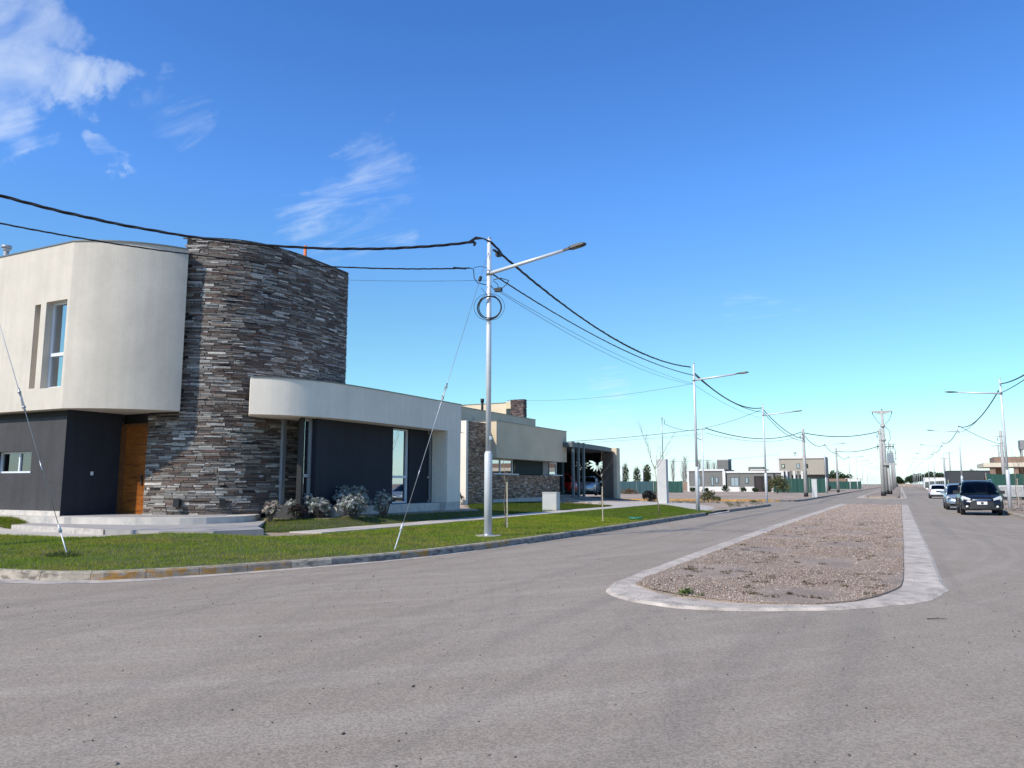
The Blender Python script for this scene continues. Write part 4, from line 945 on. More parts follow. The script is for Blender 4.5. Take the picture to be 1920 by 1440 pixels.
# silver-blue hatchback behind it
t2, _ = make_car('light silver-blue car facing the viewer, partly hidden behind the dark SUV', (3.15, 53.2, 0), math.pi, paint('silver_blue_paint', (.30, .37, .43), .5), 4.2, 1.72, 1.5,
    belt=[(-2.1, .86), (-1.9, .95), (0, .93), (.9, .92), (1.5, .84), (1.85, .74), (2.1, .60)], roofp=[(-2.0, .95), (-1.5, 1.40), (-.8, 1.48), (.1, 1.49), (.4, 1.46), (1.35, .92)], zlow=.26, wr=.31, wb=(-1.28, 1.28))
nose(t2, 'lower_grille', M_black, -.5, .5, .34, .44, 2.1, .02, .012); nose(t2, 'grille', M_black, -.35, .35, .52, .60, 2.1, .02, .012); nose(t2, 'number_plate', M_plate, -.2, .2, .44, .52, 2.1, 0, .02)
for sg in (-1, 1):
    pts = [(.45, .62), (.78, .80), (.82, .70), (.74, .58), (.5, .54)]; n = 5; b_ = MB(); vs = [(sg*x, 2.1-.18*(x/.85)**2.4+.03-(.12 if x > .7 else 0), z) for x, z in pts]
    b_.add(vs+[(v[0]*.97, 1.6, v[2]) for v in vs], [tuple(range(n)), tuple(range(2*n-1, n-1, -1))]+[(i, (i+1) % n, n+(i+1) % n, n+i) for i in range(n)]); b_.build('headlight', M_hl, t2, local=True)
def rear_bits(t, L_, W, z_l, z_p, pts, plate=M_plate, bump=M_trim, dark_bumper=True):
    for sg in (-1, 1):
        n = len(pts); b_ = MB(); vs = [(sg*x, -L_/2+.16*(x/.85)**2.4-.02, z) for x, z in pts]
        b_.add(vs+[(v[0]*.97, v[1]+.3, v[2]) for v in vs], [tuple(range(n)), tuple(range(2*n-1, n-1, -1))]+[(i, (i+1) % n, n+(i+1) % n, n+i) for i in range(n)]); b_.build('taillight', M_tl, t, local=True)
    MB().box((0, -L_/2-.015, z_p), (.42, .02, .12)).build('number_plate', plate, t, local=True)
    if dark_bumper: MB().box((0, -L_/2+.08, .34), (W*.84, .22, .12)).build('rear_bumper', bump, t, local=True)
# white hatchback driving away
t3, _ = make_car('white hatchback seen from behind, farthest of the three cars by the right kerb', (3.42, 91.8, 0), 0, paint('white_paint', (.74, .75, .76), .0), 3.9, 1.66, 1.42,
    belt=[(-1.95, .80), (-1.85, .93), (0, .90), (1.0, .88), (1.6, .78), (1.95, .60)], roofp=[(-1.88, .95), (-1.55, 1.34), (-1.1, 1.41), (.1, 1.41), (.35, 1.38), (1.15, .9)], zlow=.26, wr=.29, wb=(-1.22, 1.2))
rear_bits(t3, 3.9, 1.66, .8, .74, [(.62, .92), (.76, .88), (.80, .70), (.70, .68)], M_black)
# cars in the carport
t4, _ = make_car('bright red car parked across the carport behind the grey-green slats', (-23.35, 53.1, zc-.02), math.pi/2, paint('red_paint', (.42, .006, .008), .1), 4.2, 1.75, 1.62,
    belt=[(-2.1, .98), (-1.95, 1.06), (0, 1.02), (1.0, 1.0), (1.7, .9), (2.1, .7)], roofp=[(-2.05, 1.08), (-1.8, 1.55), (-1.2, 1.66), (.1, 1.66), (.4, 1.6), (1.2, 1.0)], zlow=.30, wr=.34, wb=(-1.28, 1.3), suv=True)
rear_bits(t4, 4.2, 1.75, .9, .8, [(.66, 1.05), (.82, 1.0), (.83, .72), (.72, .74)])
t5, _ = make_car('silver saloon with its boot towards the street under the carport roof', (-21.95, 57.2, zc-.02), R(14), paint('silver_paint', (.42, .45, .48), .55), 4.5, 1.78, 1.44,
    belt=[(-2.25, .88), (-2.1, 1.02), (-1.3, 1.0), (.9, .95), (1.6, .84), (2.25, .62)], roofp=[(-1.75, 1.03), (-.8, 1.42), (.0, 1.45), (.35, 1.42), (1.3, .95)], zlow=.27, wr=.32, wb=(-1.35, 1.38))
rear_bits(t5, 4.5, 1.78, .9, .62, [(.52, .93), (.78, .98), (.82, .84), (.56, .80)], M_plate, M_trim, False)
# ---------------------------------------------------------------- lamp posts, poles, cables
def lamp_post(label, loc, h, za, arm, rise, rz=0, group=None, r=(.105, .072, .055), dark=False, footing=True, n=14):
    t = thing('street_lamp', label, 'street lamp', loc, rz, group)
    MB().tube([(0, 0, -.1), (0, 0, 2.13), (0, 0, 2.2)], [r[0], r[0], r[1]*1.05], n).tube([(0, 0, 2.2), (0, 0, h*.62), (0, 0, h)], [r[1], r[1], r[2]], n, True).build('pole', M_pole, t, local=True)
    MB().tube([(0, 0, h), (0, 0, h+.02)], r[2]*1.15, 10).build('pole_cap', M_metal, t, local=True)
    d = Vector((arm, 0, rise)); u = d.normalized(); e = Vector((0, 0, za))
    MB().tube([e+u*-.02, e+d-u*.62], [.05, .042], 10).build('arm', M_pole, t, local=True)
    q = math.atan2(rise, arm)
    hd = MB(); pts = [(-.62, .025, .035), (-.45, .035, .045), (-.40, .09, .05), (-.12, .11, .045), (-.02, .09, .03), (.02, .04, .015)]; vs = []
    for s_, w, hh in pts:
        c = e+d+u*s_; upv = Vector((-math.sin(q), 0, math.cos(q))); sd_ = Vector((0, 1, 0))
        vs += [c-sd_*w-upv*hh*.5, c+sd_*w-upv*hh*.5, c+sd_*w*.8+upv*hh, c-sd_*w*.8+upv*hh]
    hd.add(vs, [(4*i+a, 4*i+(a+1) % 4, 4*i+4+(a+1) % 4, 4*i+4+a) for i in range(len(pts)-1) for a in range(4)]+[(0, 3, 2, 1), tuple(4*(len(pts)-1)+a for a in range(4))])
    ho = hd.build('lamp_head', M_lampb, t, local=True)
    c = e+d-u*.24; MB().box(tuple(c-Vector((-math.sin(q), 0, math.cos(q)))*.032), (.26, .15, .012), ry=-q).build('lens', M_lens, ho, local=True)
    MB().tube([(0, 0, za-.05), (0, 0, za+.07)], r[2]*1.5, 10).tube([(0, 0, za+.08)], r[2]*1.3, 10).build('clamp', M_metal, t, local=True)
    return t
ml = lamp_post('nearest white street lamp on the lawn, carrying the black cable coil', (-9.68, 17.95, .15), 8.0, 7.02, 2.8, .44, 0, 'white street lamps of the left row')
MB().box((.09, -.03, 2.55), (.07, .06, .09)).build('fuse_box', M_metal, ml, local=True)
MB().tube([(0, 0, 0), (0, 0, .05)], .14, 14).build('base_collar', M_metal, ml, local=True)
f = MB(); n = 14; ring = [(-9.68+.34*math.cos(a)*(1+.25*noise.noise(Vector((a*2, 1, 0)))), 17.95+.34*math.sin(a)*(1+.25*noise.noise(Vector((a*2, 4, 0))))) for a in [i*2*math.pi/n for i in range(n)]]
f.prism(ring, .0, .172).build('pole_footing', M_sand, kind='structure')
# coil of spare cable hung on the pole
co = MB()
for k_ in range(8):
    r_ = random.choice([.30, .31, .29, .305, .32]) if k_ < 6 else .36; ox = random.uniform(-.02, .03)-(.06 if k_ == 7 else 0)+(.05 if k_ == 6 else 0); oz = random.uniform(-.02, .02)
    pts = []
    for i in range(41):
        a = i*2*math.pi/40; pts.append((ox+.03+r_*math.cos(a), -.10-.012*k_*.5+.01*math.sin(3*a+k_), oz+r_*math.sin(a)))
    co.tube(pts, .009 if k_ < 6 else .006, 5, False)
co.tube([(0, -.08, .30), (-.12, -.1, .44), (-.2, -.12, .55)], .006, 4)
ct = co.build('cable_coil', M_cable, local=True); tag(ct, 'loose coil of black cable hung on the nearest street lamp', 'cable coil'); ct.location = (-9.68, 17.95, 6.2); ct.rotation_euler = (0, 0, R(24))
# the other lamps: one built, the rest copied
lp2 = lamp_post('second white street lamp on the left, at the end of the green lawn', (-9.13, 39.06, .15), 7.45, 6.60, 2.7, .24, 0, 'white street lamps of the left row', (.10, .065, .05), n=10)
def at_lamp(label, x, y, z=.15, rz=0, group='white street lamps of the left row', s=1.):
    t = copy_tree(lp2); t.location = (x, y, z); t.rotation_euler = (0, 0, rz); t['label'] = label; t['group'] = group; t.scale = (1, 1, s); return t
at_lamp('third white street lamp on the left, in front of the grey bungalow', -8.78, 59.1, s=.965)
for lab, y in (('fourth street lamp on the left, between the two thick concrete poles', 112), ('fifth street lamp on the left, past the second concrete pole', 168), ('sixth street lamp of the left row counted from the viewer', 197.5), ('seventh street lamp of the left row counted from the viewer', 227), ('eighth street lamp of the left row counted from the viewer', 261), ('ninth street lamp of the left row counted from the viewer', 292), ('tenth street lamp of the left row counted from the viewer', 323), ('eleventh street lamp of the left row counted from the viewer', 354), ('farthest street lamp of the left row', 385)):
    at_lamp(lab, -8.9, y, s=.985)
GR = 'white street lamps of the right row'
for lab, y in (('nearest right-hand street lamp, leaning white post beside the dark SUV', 50.2), ('second right-hand street lamp, rising behind the silver-blue car', 85.5), ('third right-hand street lamp, just left of the one behind the silver-blue car', 117.5), ('fourth street lamp of the right row counted from the viewer', 150), ('fifth street lamp of the right row counted from the viewer', 179), ('sixth street lamp of the right row counted from the viewer', 211), ('seventh street lamp of the right row counted from the viewer', 237), ('eighth street lamp of the right row counted from the viewer', 265), ('ninth street lamp of the right row counted from the viewer', 293), ('tenth street lamp of the right row counted from the viewer', 325), ('eleventh street lamp of the right row counted from the viewer', 357), ('farthest street lamp of the right row', 390)):
    at_lamp(lab, 5.3, y, .14, math.pi, GR, .96)
def conc_pole(label, loc, h, r0=.2, r1=.13, black=.42, group='thick concrete poles', arms=()):
    t = thing('concrete_pole', label, 'utility pole', loc, 0, group)
    MB().tube([(0, 0, -.1), (0, 0, h)], [r0, r1], 14).build('pole', M_cpole, t, local=True)
    if black: MB().tube([(0, 0, 0), (0, 0, black)], [r0+.025, r0+.02], 14).build('painted_base', M_black, t, local=True)
    f = MB().tube([(0, 0, h-.62), (0, 0, h-.54)], r1*1.25, 12).tube([(0, 0, h-1.35), (0, 0, h-1.28)], r1*1.25, 12).box((-.28, -.05, h-.6), (.35, .06, .06)).box((.2, -.1, h-1.3), (.28, .06, .06)).box((-.3, 0, h-.9), (.1, .1, .35)); f.build('bracket', M_metal, t, local=True)
    return t
conc_pole('thick concrete pole with black base at the far left street corner', (-9, 87.7, .13), 7.2)
conc_pole('second thick concrete pole on the left, farther down past the white meter pillar', (-8.95, 134.6, .13), 7.1)
conc_pole('thick leaning concrete pole on the median with black base', (-1.72, 95.6, .16), 7.5, .24, .15, .45)
# transformer pole
tp = thing('transformer_pole', 'tall concrete pole with grey transformer on the median', 'transformer pole', (-1.62, 112, .16))
MB().tube([(0, 0, -.1), (0, 0, 10.9)], [.24, .15], 14).tube([(.42, .1, -.1), (.30, .1, 4.0)], [.2, .18], 12).build('pole', M_cpole, tp, local=True)
MB().tube([(0, 0, 0), (0, 0, .45)], .27, 14).tube([(.42, .1, 0), (.42, .1, .45)], .23, 12).build('painted_base', M_black, tp, local=True)
c_ = MB(); c_.add([(-1.2, -.08, 10.72), (1.2, -.08, 10.72), (0, -.08, 10.35), (-1.2, .08, 10.72), (1.2, .08, 10.72), (0, .08, 10.35), (-1.2, -.08, 10.85), (1.2, -.08, 10.85), (-1.2, .08, 10.85), (1.2, .08, 10.85)], [(0, 2, 1), (3, 4, 5), (0, 1, 7, 6), (3, 8, 9, 4), (6, 7, 9, 8), (0, 6, 8, 3), (1, 4, 9, 7), (0, 3, 5, 2), (2, 5, 4, 1)])
c_.build('crossarm', M_cpole, tp, local=True)
MB().tube([(0, 0, 8.7), (0, 0, 9.0)], .30, 12).tube([(0, 0, 6.9), (0, 0, 7.15)], .30, 12).build('collar', M_cpole, tp, local=True)
MB().tube([(-1.15, 0, 10.72), (-1.15, 0, 10.5)], .06, 8).tube([(1.15, 0, 10.72), (1.15, 0, 10.5)], .06, 8).tube([(0, 0, 10.9), (0, 0, 11.1)], .06, 8).build('insulator', M_lampb, tp, local=True)
b_ = MB(); b_.bx(-.6, 1.35, -.45, .45, 3.75, 3.95); b_.build('platform', M_cpole, tp, local=True)
b_ = MB(); b_.bx(.25, 1.05, -.32, .32, 4.0, 5.2); b_.bx(.3, 1.0, -.36, .36, 5.2, 5.28)
for i in range(7): b_.bx(.30+i*.11, .33+i*.11, -.40, .40, 4.1, 5.1)
b_.build('transformer', M_metal, tp, local=True)
MB().tube([(.4, 0, 5.25), (.4, 0, 5.55)], .05, 8).tube([(.65, 0, 5.25), (.65, 0, 5.55)], .05, 8).tube([(.9, 0, 5.25), (.9, 0, 5.55)], .05, 8).build('bushing', M_bark2, tp, local=True)
b_ = MB().bx(-1.0, 1.2, -.05, .05, 6.1, 6.2)
for x_ in (-.8, -.3, .5, 1.0): b_.tube([(x_, -.05, 5.8), (x_+.1, -.1, 6.5)], .045, 6)
b_.build('fuse_bar', M_lampb, tp, local=True)
b_ = MB()
for pts in ([(.15, 0, 8.9), (.75, 0, 8.2), (.8, 0, 7.2), (.5, -.05, 6.5)], [(-1.15, 0, 10.5), (-.6, 0, 9.5), (-.15, 0, 9.0)], [(1.15, 0, 10.5), (.8, 0, 9.6), (.2, 0, 9.0)], [(1.0, 0, 6.2), (1.3, 0, 5.6), (1.3, 0, 4.6), (1.1, 0, 4.1)], [(-.3, 0, 6.2), (-.5, 0, 5.2), (-.3, 0, 4.1)], [(.2, 0, 6.1), (.5, 0, 5.8), (.45, 0, 5.5)]): b_.tube(pts, .03, 5)
b_.build('jumper_cable', M_cable, tp, local=True)
def tee_pole(label, loc, h, w=2.2, group='tall crossarm poles along the median', extra=False, rz=0):
    t = thing('crossarm_pole', label, 'utility pole', loc, rz, group)
    MB().tube([(0, 0, -.1), (0, 0, h)], [.22, .14], 10).build('pole', M_cpole, t, local=True)
    b_ = MB().bx(-w/2, w/2, -.07, .07, h-.28, h-.12)
    if extra: b_.bx(0, w*.45, -.05, .05, h-1.5, h-1.38).bx(-w*.4, w*.1, -.05, .05, h*.45, h*.45+.12)
    b_.build('crossarm', M_cpole, t, local=True); return t
for lab, y, h in (('tall crossarm pole on the median just beyond the transformer', 185, 10.0), ('second crossarm pole beyond the transformer on the median', 235, 9.8), ('third crossarm pole beyond the transformer on the median', 285, 9.8), ('farthest crossarm pole on the median', 345, 9.8)):
    tee_pole(lab, (-1.5, y, .16), h)
tee_pole('crossarm pole behind the dark flat building and the unfinished house', (16.3, 165, .13), 8.4, 2.3, 'crossarm poles on the right', True)
tee_pole('thin distant crossarm pole above the dark flat building, left one', (9.2, 200, .13), 7.2, 1.6, 'crossarm poles on the right')
tee_pole('thin distant crossarm pole above the dark flat building, right one', (11.0, 215, .13), 9.0, 1.8, 'crossarm poles on the right')
conc_pole('concrete pole standing behind the nearest right-hand street lamp', (9.7, 95, .13), 6.9, .2, .13, 0)
th = thing('slender_pole', 'slender white pole left of the grey bungalow, behind the second lamp', 'utility pole', (-13.65, 60.5, .12))
MB().tube([(0, 0, -.1), (0, 0, 2.6), (0, 0, 5.75)], [.085, .06, .05], 10).build('pole', M_pole, th, local=True)
MB().tube([(0, 0, 4.75), (-.55, -.2, 5.0)], .03, 6).tube([(0, 0, 5.6), (.25, 0, 5.6)], .03, 6).tube([(-.4, -.2, 5.5), (-.2, 0, 5.0), (0, 0, 5.6)], .014, 5, False).build('bracket', M_metal, th, local=True)

# --- cables
def span(name, label, cat, A, B, sag, r=.03, twist=0, m=M_cable, n=40, group=None, parent=None):
    A = Vector(A); B = Vector(B); mb = MB(); N_ = n if not twist else max(n, int((B-A).length*9))
    base = [A.lerp(B, i/N_)-Vector((0, 0, 4*sag*(i/N_)*(1-i/N_))) for i in range(N_+1)]
    if twist:
        hz = (B-A); hz.z = 0; hz.normalize(); sd_ = Vector((hz.y, -hz.x, 0)); L_ = (B-A).length
        for k_ in range(3):
            pts = []
            for i, p in enumerate(base):
                a = 2*math.pi*(L_*i/N_)/twist+k_*2.094+.6*math.sin(i*.05); w = r*.62*(1+.3*math.sin(i*.07+k_)); pts.append(p+sd_*math.cos(a)*w+Vector((0, 0, 1))*math.sin(a)*w)
            mb.tube(pts, r*.74, 5, False)
    else: mb.tube(base, r, 6, False)
    o = mb.build(name, m); return tag(o, label, cat, group)
P0 = (-18.0, 8.9); MP = (-9.68, 17.95)
G_ = 'overhead cables'
span('overhead_cable', 'thick twisted black cable crossing the sky in front of the stone tower', 'cable', (-18, 8.9, 8.0), (-9.98, 17.65, 8.02), 0.70, .028, 1.3, group=G_)
span('overhead_cable', 'thinner black cable crossing below the thick one in front of the cream house', 'cable', (-18, 8.9, 7.3), (-10.05, 17.55, 7.27), .40, .015, .9, group=G_)
span('overhead_cable', 'faint grey wire reaching the nearest lamp from behind the tower', 'wire', (-15.6, 14.0, 6.95), (-9.72, 17.9, 6.98), .10, .005, 0, M_wire, group=G_)
hp = MB()      # hump of slack over the pole top
for dx, k_ in ((0, 0), (.03, 1), (-.02, 2)):
    pts = [(-10.12, 17.5, 7.97), (-9.95, 17.68, 8.10+.03*k_), (-9.78, 17.8, 8.13), (-9.62+dx, 17.95, 8.04), (-9.55, 18.3, 7.93-.02*k_), (-9.62, 18.7, 7.86)]
    hp.tube([Vector(a).lerp(Vector(b_), t_/3) for a, b_ in zip(pts, pts[1:]) for t_ in range(3)]+[Vector(pts[-1])], .018, 6, False)
hp.box((-9.98, 17.68, 7.97), (.05, .2, .06), R(40)).box((-9.60, 18.35, 7.82), (.12, .14, .14)).box((-9.58, 18.15, 7.84), (.05, .3, .05))
tag(hp.build('cable_hump', M_cable), 'slack loop of black cables and clamps over the nearest lamp top', 'cable', G_)
jb = MB()
def loop(pts, r=.012): jb.tube([Vector(a).lerp(Vector(b_), t_/4) for a, b_ in zip(pts, pts[1:]) for t_ in range(4)]+[Vector(pts[-1])], r, 5, False)
loop([(-10.05, 17.55, 7.27), (-9.98, 17.62, 7.25), (-9.97, 17.65, 7.0), (-9.9, 17.7, 6.88), (-9.7, 17.85, 6.83)])
loop([(-9.68, 17.85, 7.3), (-9.85, 17.8, 7.36), (-10.0, 17.65, 7.30)], .008)
loop([(-9.6, 17.9, 6.82), (-9.5, 17.9, 6.70), (-9.35, 17.95, 6.68), (-9.2, 18.0, 6.8), (-9.15, 18.1, 6.95), (-9.35, 18.0, 7.02), (-9.55, 17.95, 6.98)])
loop([(-9.55, 17.95, 6.95), (-9.4, 17.9, 6.85), (-9.35, 17.9, 6.72)], .010)
jb.box((-9.38, 17.93, 6.68), (.2, .1, .1)).box((-10.25, 17.34, 7.24), (.05, .35, .035), R(-45))
tag(jb.build('cable_joint', M_cable), 'tangle of black service cables and clamps under the nearest lamp arm', 'cable', G_)
span('overhead_cable', 'upper black cable sagging from the nearest lamp to the second left lamp', 'cable', (-9.62, 18.6, 7.87), (-9.14, 38.4, 7.35), .68, .025, 1.4, group=G_)
span('overhead_cable', 'lower black cable from under the nearest lamp arm to the second lamp', 'cable', (-9.60, 18.0, 7.16), (-9.1, 38.9, 6.98), .40, .015, 1.1, group=G_)
span('overhead_wire', 'thin grey wire just below the two black cables beside the nearest lamp', 'wire', (-9.45, 18.0, 6.72), (-9.1, 38.9, 6.55), .30, .006, 0, M_wire, group=G_)
span('overhead_wire', 'lowest thin grey wire sagging from nearest lamp to second lamp', 'wire', (-9.45, 18.0, 6.68), (-9.1, 38.9, 6.50), .42, .006, 0, M_wire, group=G_)
def many(lst):
    for lab, A, B, sag, r, m in lst: span('overhead_cable' if m is M_cable else 'overhead_wire', lab, 'cable' if m is M_cable else 'wire', A, B, sag, r, 0, m, 30, G_)
many([
 ('thick black cable sagging between the second and third left lamps', (-9.13, 39.1, 7.15), (-8.8, 58.8, 7.05), .60, .035, M_cable),
 ('lighter cable between the second and third left lamps', (-9.13, 39.1, 7.05), (-8.8, 59, 6.75), .42, .018, M_cable),
 ('faint lowest wire between the second and third left lamps', (-9.1, 39.1, 6.5), (-8.8, 59, 6.3), .25, .008, M_wire),
 ('upper cable from the third left lamp down to the corner concrete pole', (-8.78, 59.3, 6.95), (-9, 87.5, 6.3), .45, .032, M_cable),
 ('lower cable from the third left lamp down to the corner concrete pole', (-8.78, 59.3, 6.75), (-9, 87.5, 6.1), .55, .022, M_cable),
 ('cable from the slender pole across to the corner concrete pole', (-13.4, 60.6, 5.83), (-9.1, 87.5, 7.0), .78, .035, M_cable),
 ('second lighter cable from the slender pole to the corner concrete pole', (-13.4, 60.6, 5.45), (-9.1, 87.5, 6.55), .62, .015, M_wire),
 ('cable sagging from the corner concrete pole to the median concrete pole', (-8.9, 87.7, 6.9), (-1.85, 95.5, 7.3), .48, .045, M_cable),
 ('distant cable from second concrete pole over to the median', (-8.85, 134.6, 6.7), (-1.7, 112, 6.6), .45, .045, M_cable),
 ('cable from behind the carport to the slender pole', (-28.5, 60.5, 5.0), (-13.7, 60.5, 5.75), .18, .022, M_wire),
 ('lower wire from behind the carport to the slender pole', (-28.5, 60.5, 4.85), (-13.7, 60.5, 5.35), .12, .010, M_wire),
 ('wire from the meter pillar mast to the slender pole', (-13.45, 49.1, 5.35), (-13.65, 60.4, 5.75), .25, .014, M_wire),
 ('wire rising from the slender pole to the third left lamp', (-13.6, 60.5, 5.8), (-8.8, 59.1, 7.0), .15, .016, M_wire),
 ('faint wire from the roof antenna to the second left lamp', (-24.0, 49, 7.4), (-9.15, 39.1, 6.6), .3, .008, M_wire),
 ('long faint wire low over the grey bungalow', (-34, 118, 4.9), (-19.5, 150, 6.9), .3, .02, M_wire),
 ('cable arriving at the nearest right-hand lamp from outside the picture', (5.3, 20, 7.0), (5.28, 50.1, 7.0), .75, .030, M_cable),
 ('lower cable arriving at the nearest right-hand lamp from outside the picture', (5.3, 20, 6.5), (5.28, 50.1, 6.5), .40, .020, M_cable),
 ('cable sagging from nearest to second right-hand lamp', (5.2, 50.3, 6.65), (5.3, 85.4, 7.0), .75, .035, M_cable),
 ('lighter cable from nearest to second right-hand lamp', (5.2, 50.3, 6.6), (5.3, 85.4, 6.4), .5, .018, M_wire),
 ('cable from second to third right-hand lamp', (5.3, 85.6, 6.75), (5.3, 117.3, 6.9), .55, .035, M_cable),
 ('cable from third to fourth right-hand lamp', (5.3, 117.6, 6.75), (5.3, 149.8, 6.9), .55, .035, M_cable),
 ('cable from fourth to fifth right-hand lamp', (5.3, 150.2, 6.75), (5.3, 178.8, 6.9), .55, .035, M_cable),
 ('cable dropping from second right-hand lamp towards the concrete pole', (5.4, 85.5, 7.0), (9.6, 95, 5.6), .15, .025, M_wire),
 ('cable from corner concrete pole to the fourth left lamp', (-8.95, 87.9, 6.7), (-8.9, 111.9, 6.7), .6, .035, M_cable),
 ('cable from the fourth left lamp to the second concrete pole', (-8.9, 112.1, 6.9), (-8.95, 134.4, 6.4), .4, .035, M_cable),
 ('cable from the second concrete pole to the fifth left lamp', (-8.95, 134.8, 6.6), (-8.9, 167.8, 6.9), .8, .04, M_cable),
])
# guy wires
def guy(label, A, B, s_turn, s_ins, rod):
    t = thing('guy_wire', label, 'guy wire', A); A = Vector(A); B = Vector(B); d = B-A; L_ = d.length; u = d/L_
    P = lambda s_: A+u*s_
    MB().tube([P(rod), P(L_)], .0065, 6).build('wire', M_metal, t)
    MB().tube([P(-.1), P(rod)], .013, 8).tube([P(rod), P(rod+.16)], [.035, .012], 8).build('ground_rod', M_pole, t)
    q = MB(); sd_ = u.cross(Vector((0, 0, 1))).normalized()*.022
    q.tube([P(s_turn)+sd_, P(s_turn+.30)+sd_], .007, 6).tube([P(s_turn)-sd_, P(s_turn+.30)-sd_], .007, 6).tube([P(s_turn-.10), P(s_turn+.04)], .02, 8).tube([P(s_turn+.27), P(s_turn+.42)], .02, 8).tube([P(s_turn-.03), P(s_turn)], .035, 8).tube([P(s_turn+.31), P(s_turn+.34)], .033, 8)
    q.build('turnbuckle', M_metal, t)
    if s_ins: MB().tube([P(s_ins-.09), P(s_ins-.05), P(s_ins+.05), P(s_ins+.09)], [.02, .045, .045, .02], 10).build('insulator', M_cable, t)
    MB().tube([P(1.75), P(2.0)], .012, 6).build('wire_clamp', M_metal, t)
    return t
guy('guy wire anchored in the lawn below the nearest street lamp, with a black insulator', (-9.46, 13.47, .15), (-9.67, 17.9, 7.75), 3.9, 7.8, .45)
guy('guy wire anchored in the lawn before the charcoal wall at the left edge', (-14.05, 9.45, .15), (-18.0, 8.9, 8.2), 3.2, 0, .5)
# pole the left cables come from stands just outside the picture
lamp_post('street lamp holding the cables just outside the left edge', (-18, 8.9, .15), 8.0, 7.02, 2.8, .44, R(-90), 'white street lamps of the left row')
# ---------------------------------------------------------------- plants and small things near
def sapling(label, loc, h, branches, stake=None, r0=.022, m=M_bark, lean=(0, 0), name='young_tree'):
    t = thing(name, label, 'young tree', loc)
    pts = [Vector((lean[0]*i/6*h+.03*math.sin(i*1.7)*(i > 0), lean[1]*i/6*h, h*i/6)) for i in range(7)]
    MB().tube(pts, [r0*(1-.11*i) for i in range(7)], 7).build('trunk', m, t, local=True)
    b_ = MB()
    for f_, az_, L_, el_, r_ in branches:
        p = pts[0].lerp(pts[-1], f_); d = Vector((math.cos(az_)*math.cos(el_), math.sin(az_)*math.cos(el_), math.sin(el_)))
        q = [p+d*L_*k_/6+Vector((0, 0, .10*L_*(k_/6)**2))+Vector((random.uniform(-.02, .02)*L_, random.uniform(-.02, .02)*L_, 0)) for k_ in range(7)]
        b_.tube(q, [r_*(1-.13*k_) for k_ in range(7)], 5)
        for k_ in (2, 3, 4, 5):
            dd = (d+Vector((random.uniform(-.7, .7), random.uniform(-.7, .7), random.uniform(-.1, .6)))).normalized(); l2 = L_*random.uniform(.2, .4)
            b_.tube([q[k_], q[k_]+dd*l2*.5+Vector((0, 0, .02)), q[k_]+dd*l2], [r_*.4, r_*.3, r_*.15], 4)
    if branches: b_.build('branches', m, t, local=True)
    if stake:
        (sx, sy, sh) = stake; MB().box((sx, sy, sh/2), (.035, .035, sh), .3, .03).build('stake', M_stake, t, local=True)
    return t
random.seed(11)
sapling('thin bare sapling tied to a wooden stake just right of the nearest street lamp', (-10.75, 21.0, .2), 1.55, [(.95, 2.2, 1.1, 1.25, .009), (.85, .4, .6, .9, .006), (.6, 3.6, .4, .8, .005)], (.14, -.12, 1.35), .018)
sapling('bare sapling with a pale stake in front of the carport', (-9.45, 26.0, .2), 1.7, [(.99, 1.8, 1.0, 1.15, .010), (.95, .2, .8, .8, .007), (.9, 3.3, .7, .7, .007), (.8, 5.2, .55, .6, .006), (.7, 1.2, .5, .7, .005)], (.03, -.05, 1.2), .02, M_bark2)
sapling('bare forked young tree beside the tall white meter pillar', (-9.23, 32.34, .2), 2.0, [(.98, 2.6, 1.9, 1.15, .016), (.98, .1, 1.6, 1.0, .014), (.95, .5, 1.2, .85, .010), (.8, 3.4, .9, .7, .008), (.9, 1.6, 1.3, 1.0, .010), (.97, 2.9, 2.2, 1.2, .010)], None, .028, M_bark, (-.06, 0))
sapling('bare young tree with a cross support right of the nearest right-hand lamp', (6.6, 58.9, .13), 2.1, [(.9, 2.4, 1.4, 1.0, .012), (.95, .6, 1.5, 1.0, .012), (.8, 3.5, 1.1, .8, .009), (.99, 1.5, 1.6, 1.2, .010), (.7, 5.6, .9, .6, .008)], (.1, 0, 1.7), .025, M_bark)
sapling('second bare young tree farther right behind the construction net', (7.9, 66.0, .13), 2.4, [(.9, 2.4, 1.6, 1.1, .012), (.95, .6, 1.5, 1.1, .012), (.8, 3.5, 1.1, .9, .009), (.99, 1.5, 1.9, 1.3, .010)], None, .03, M_bark2)
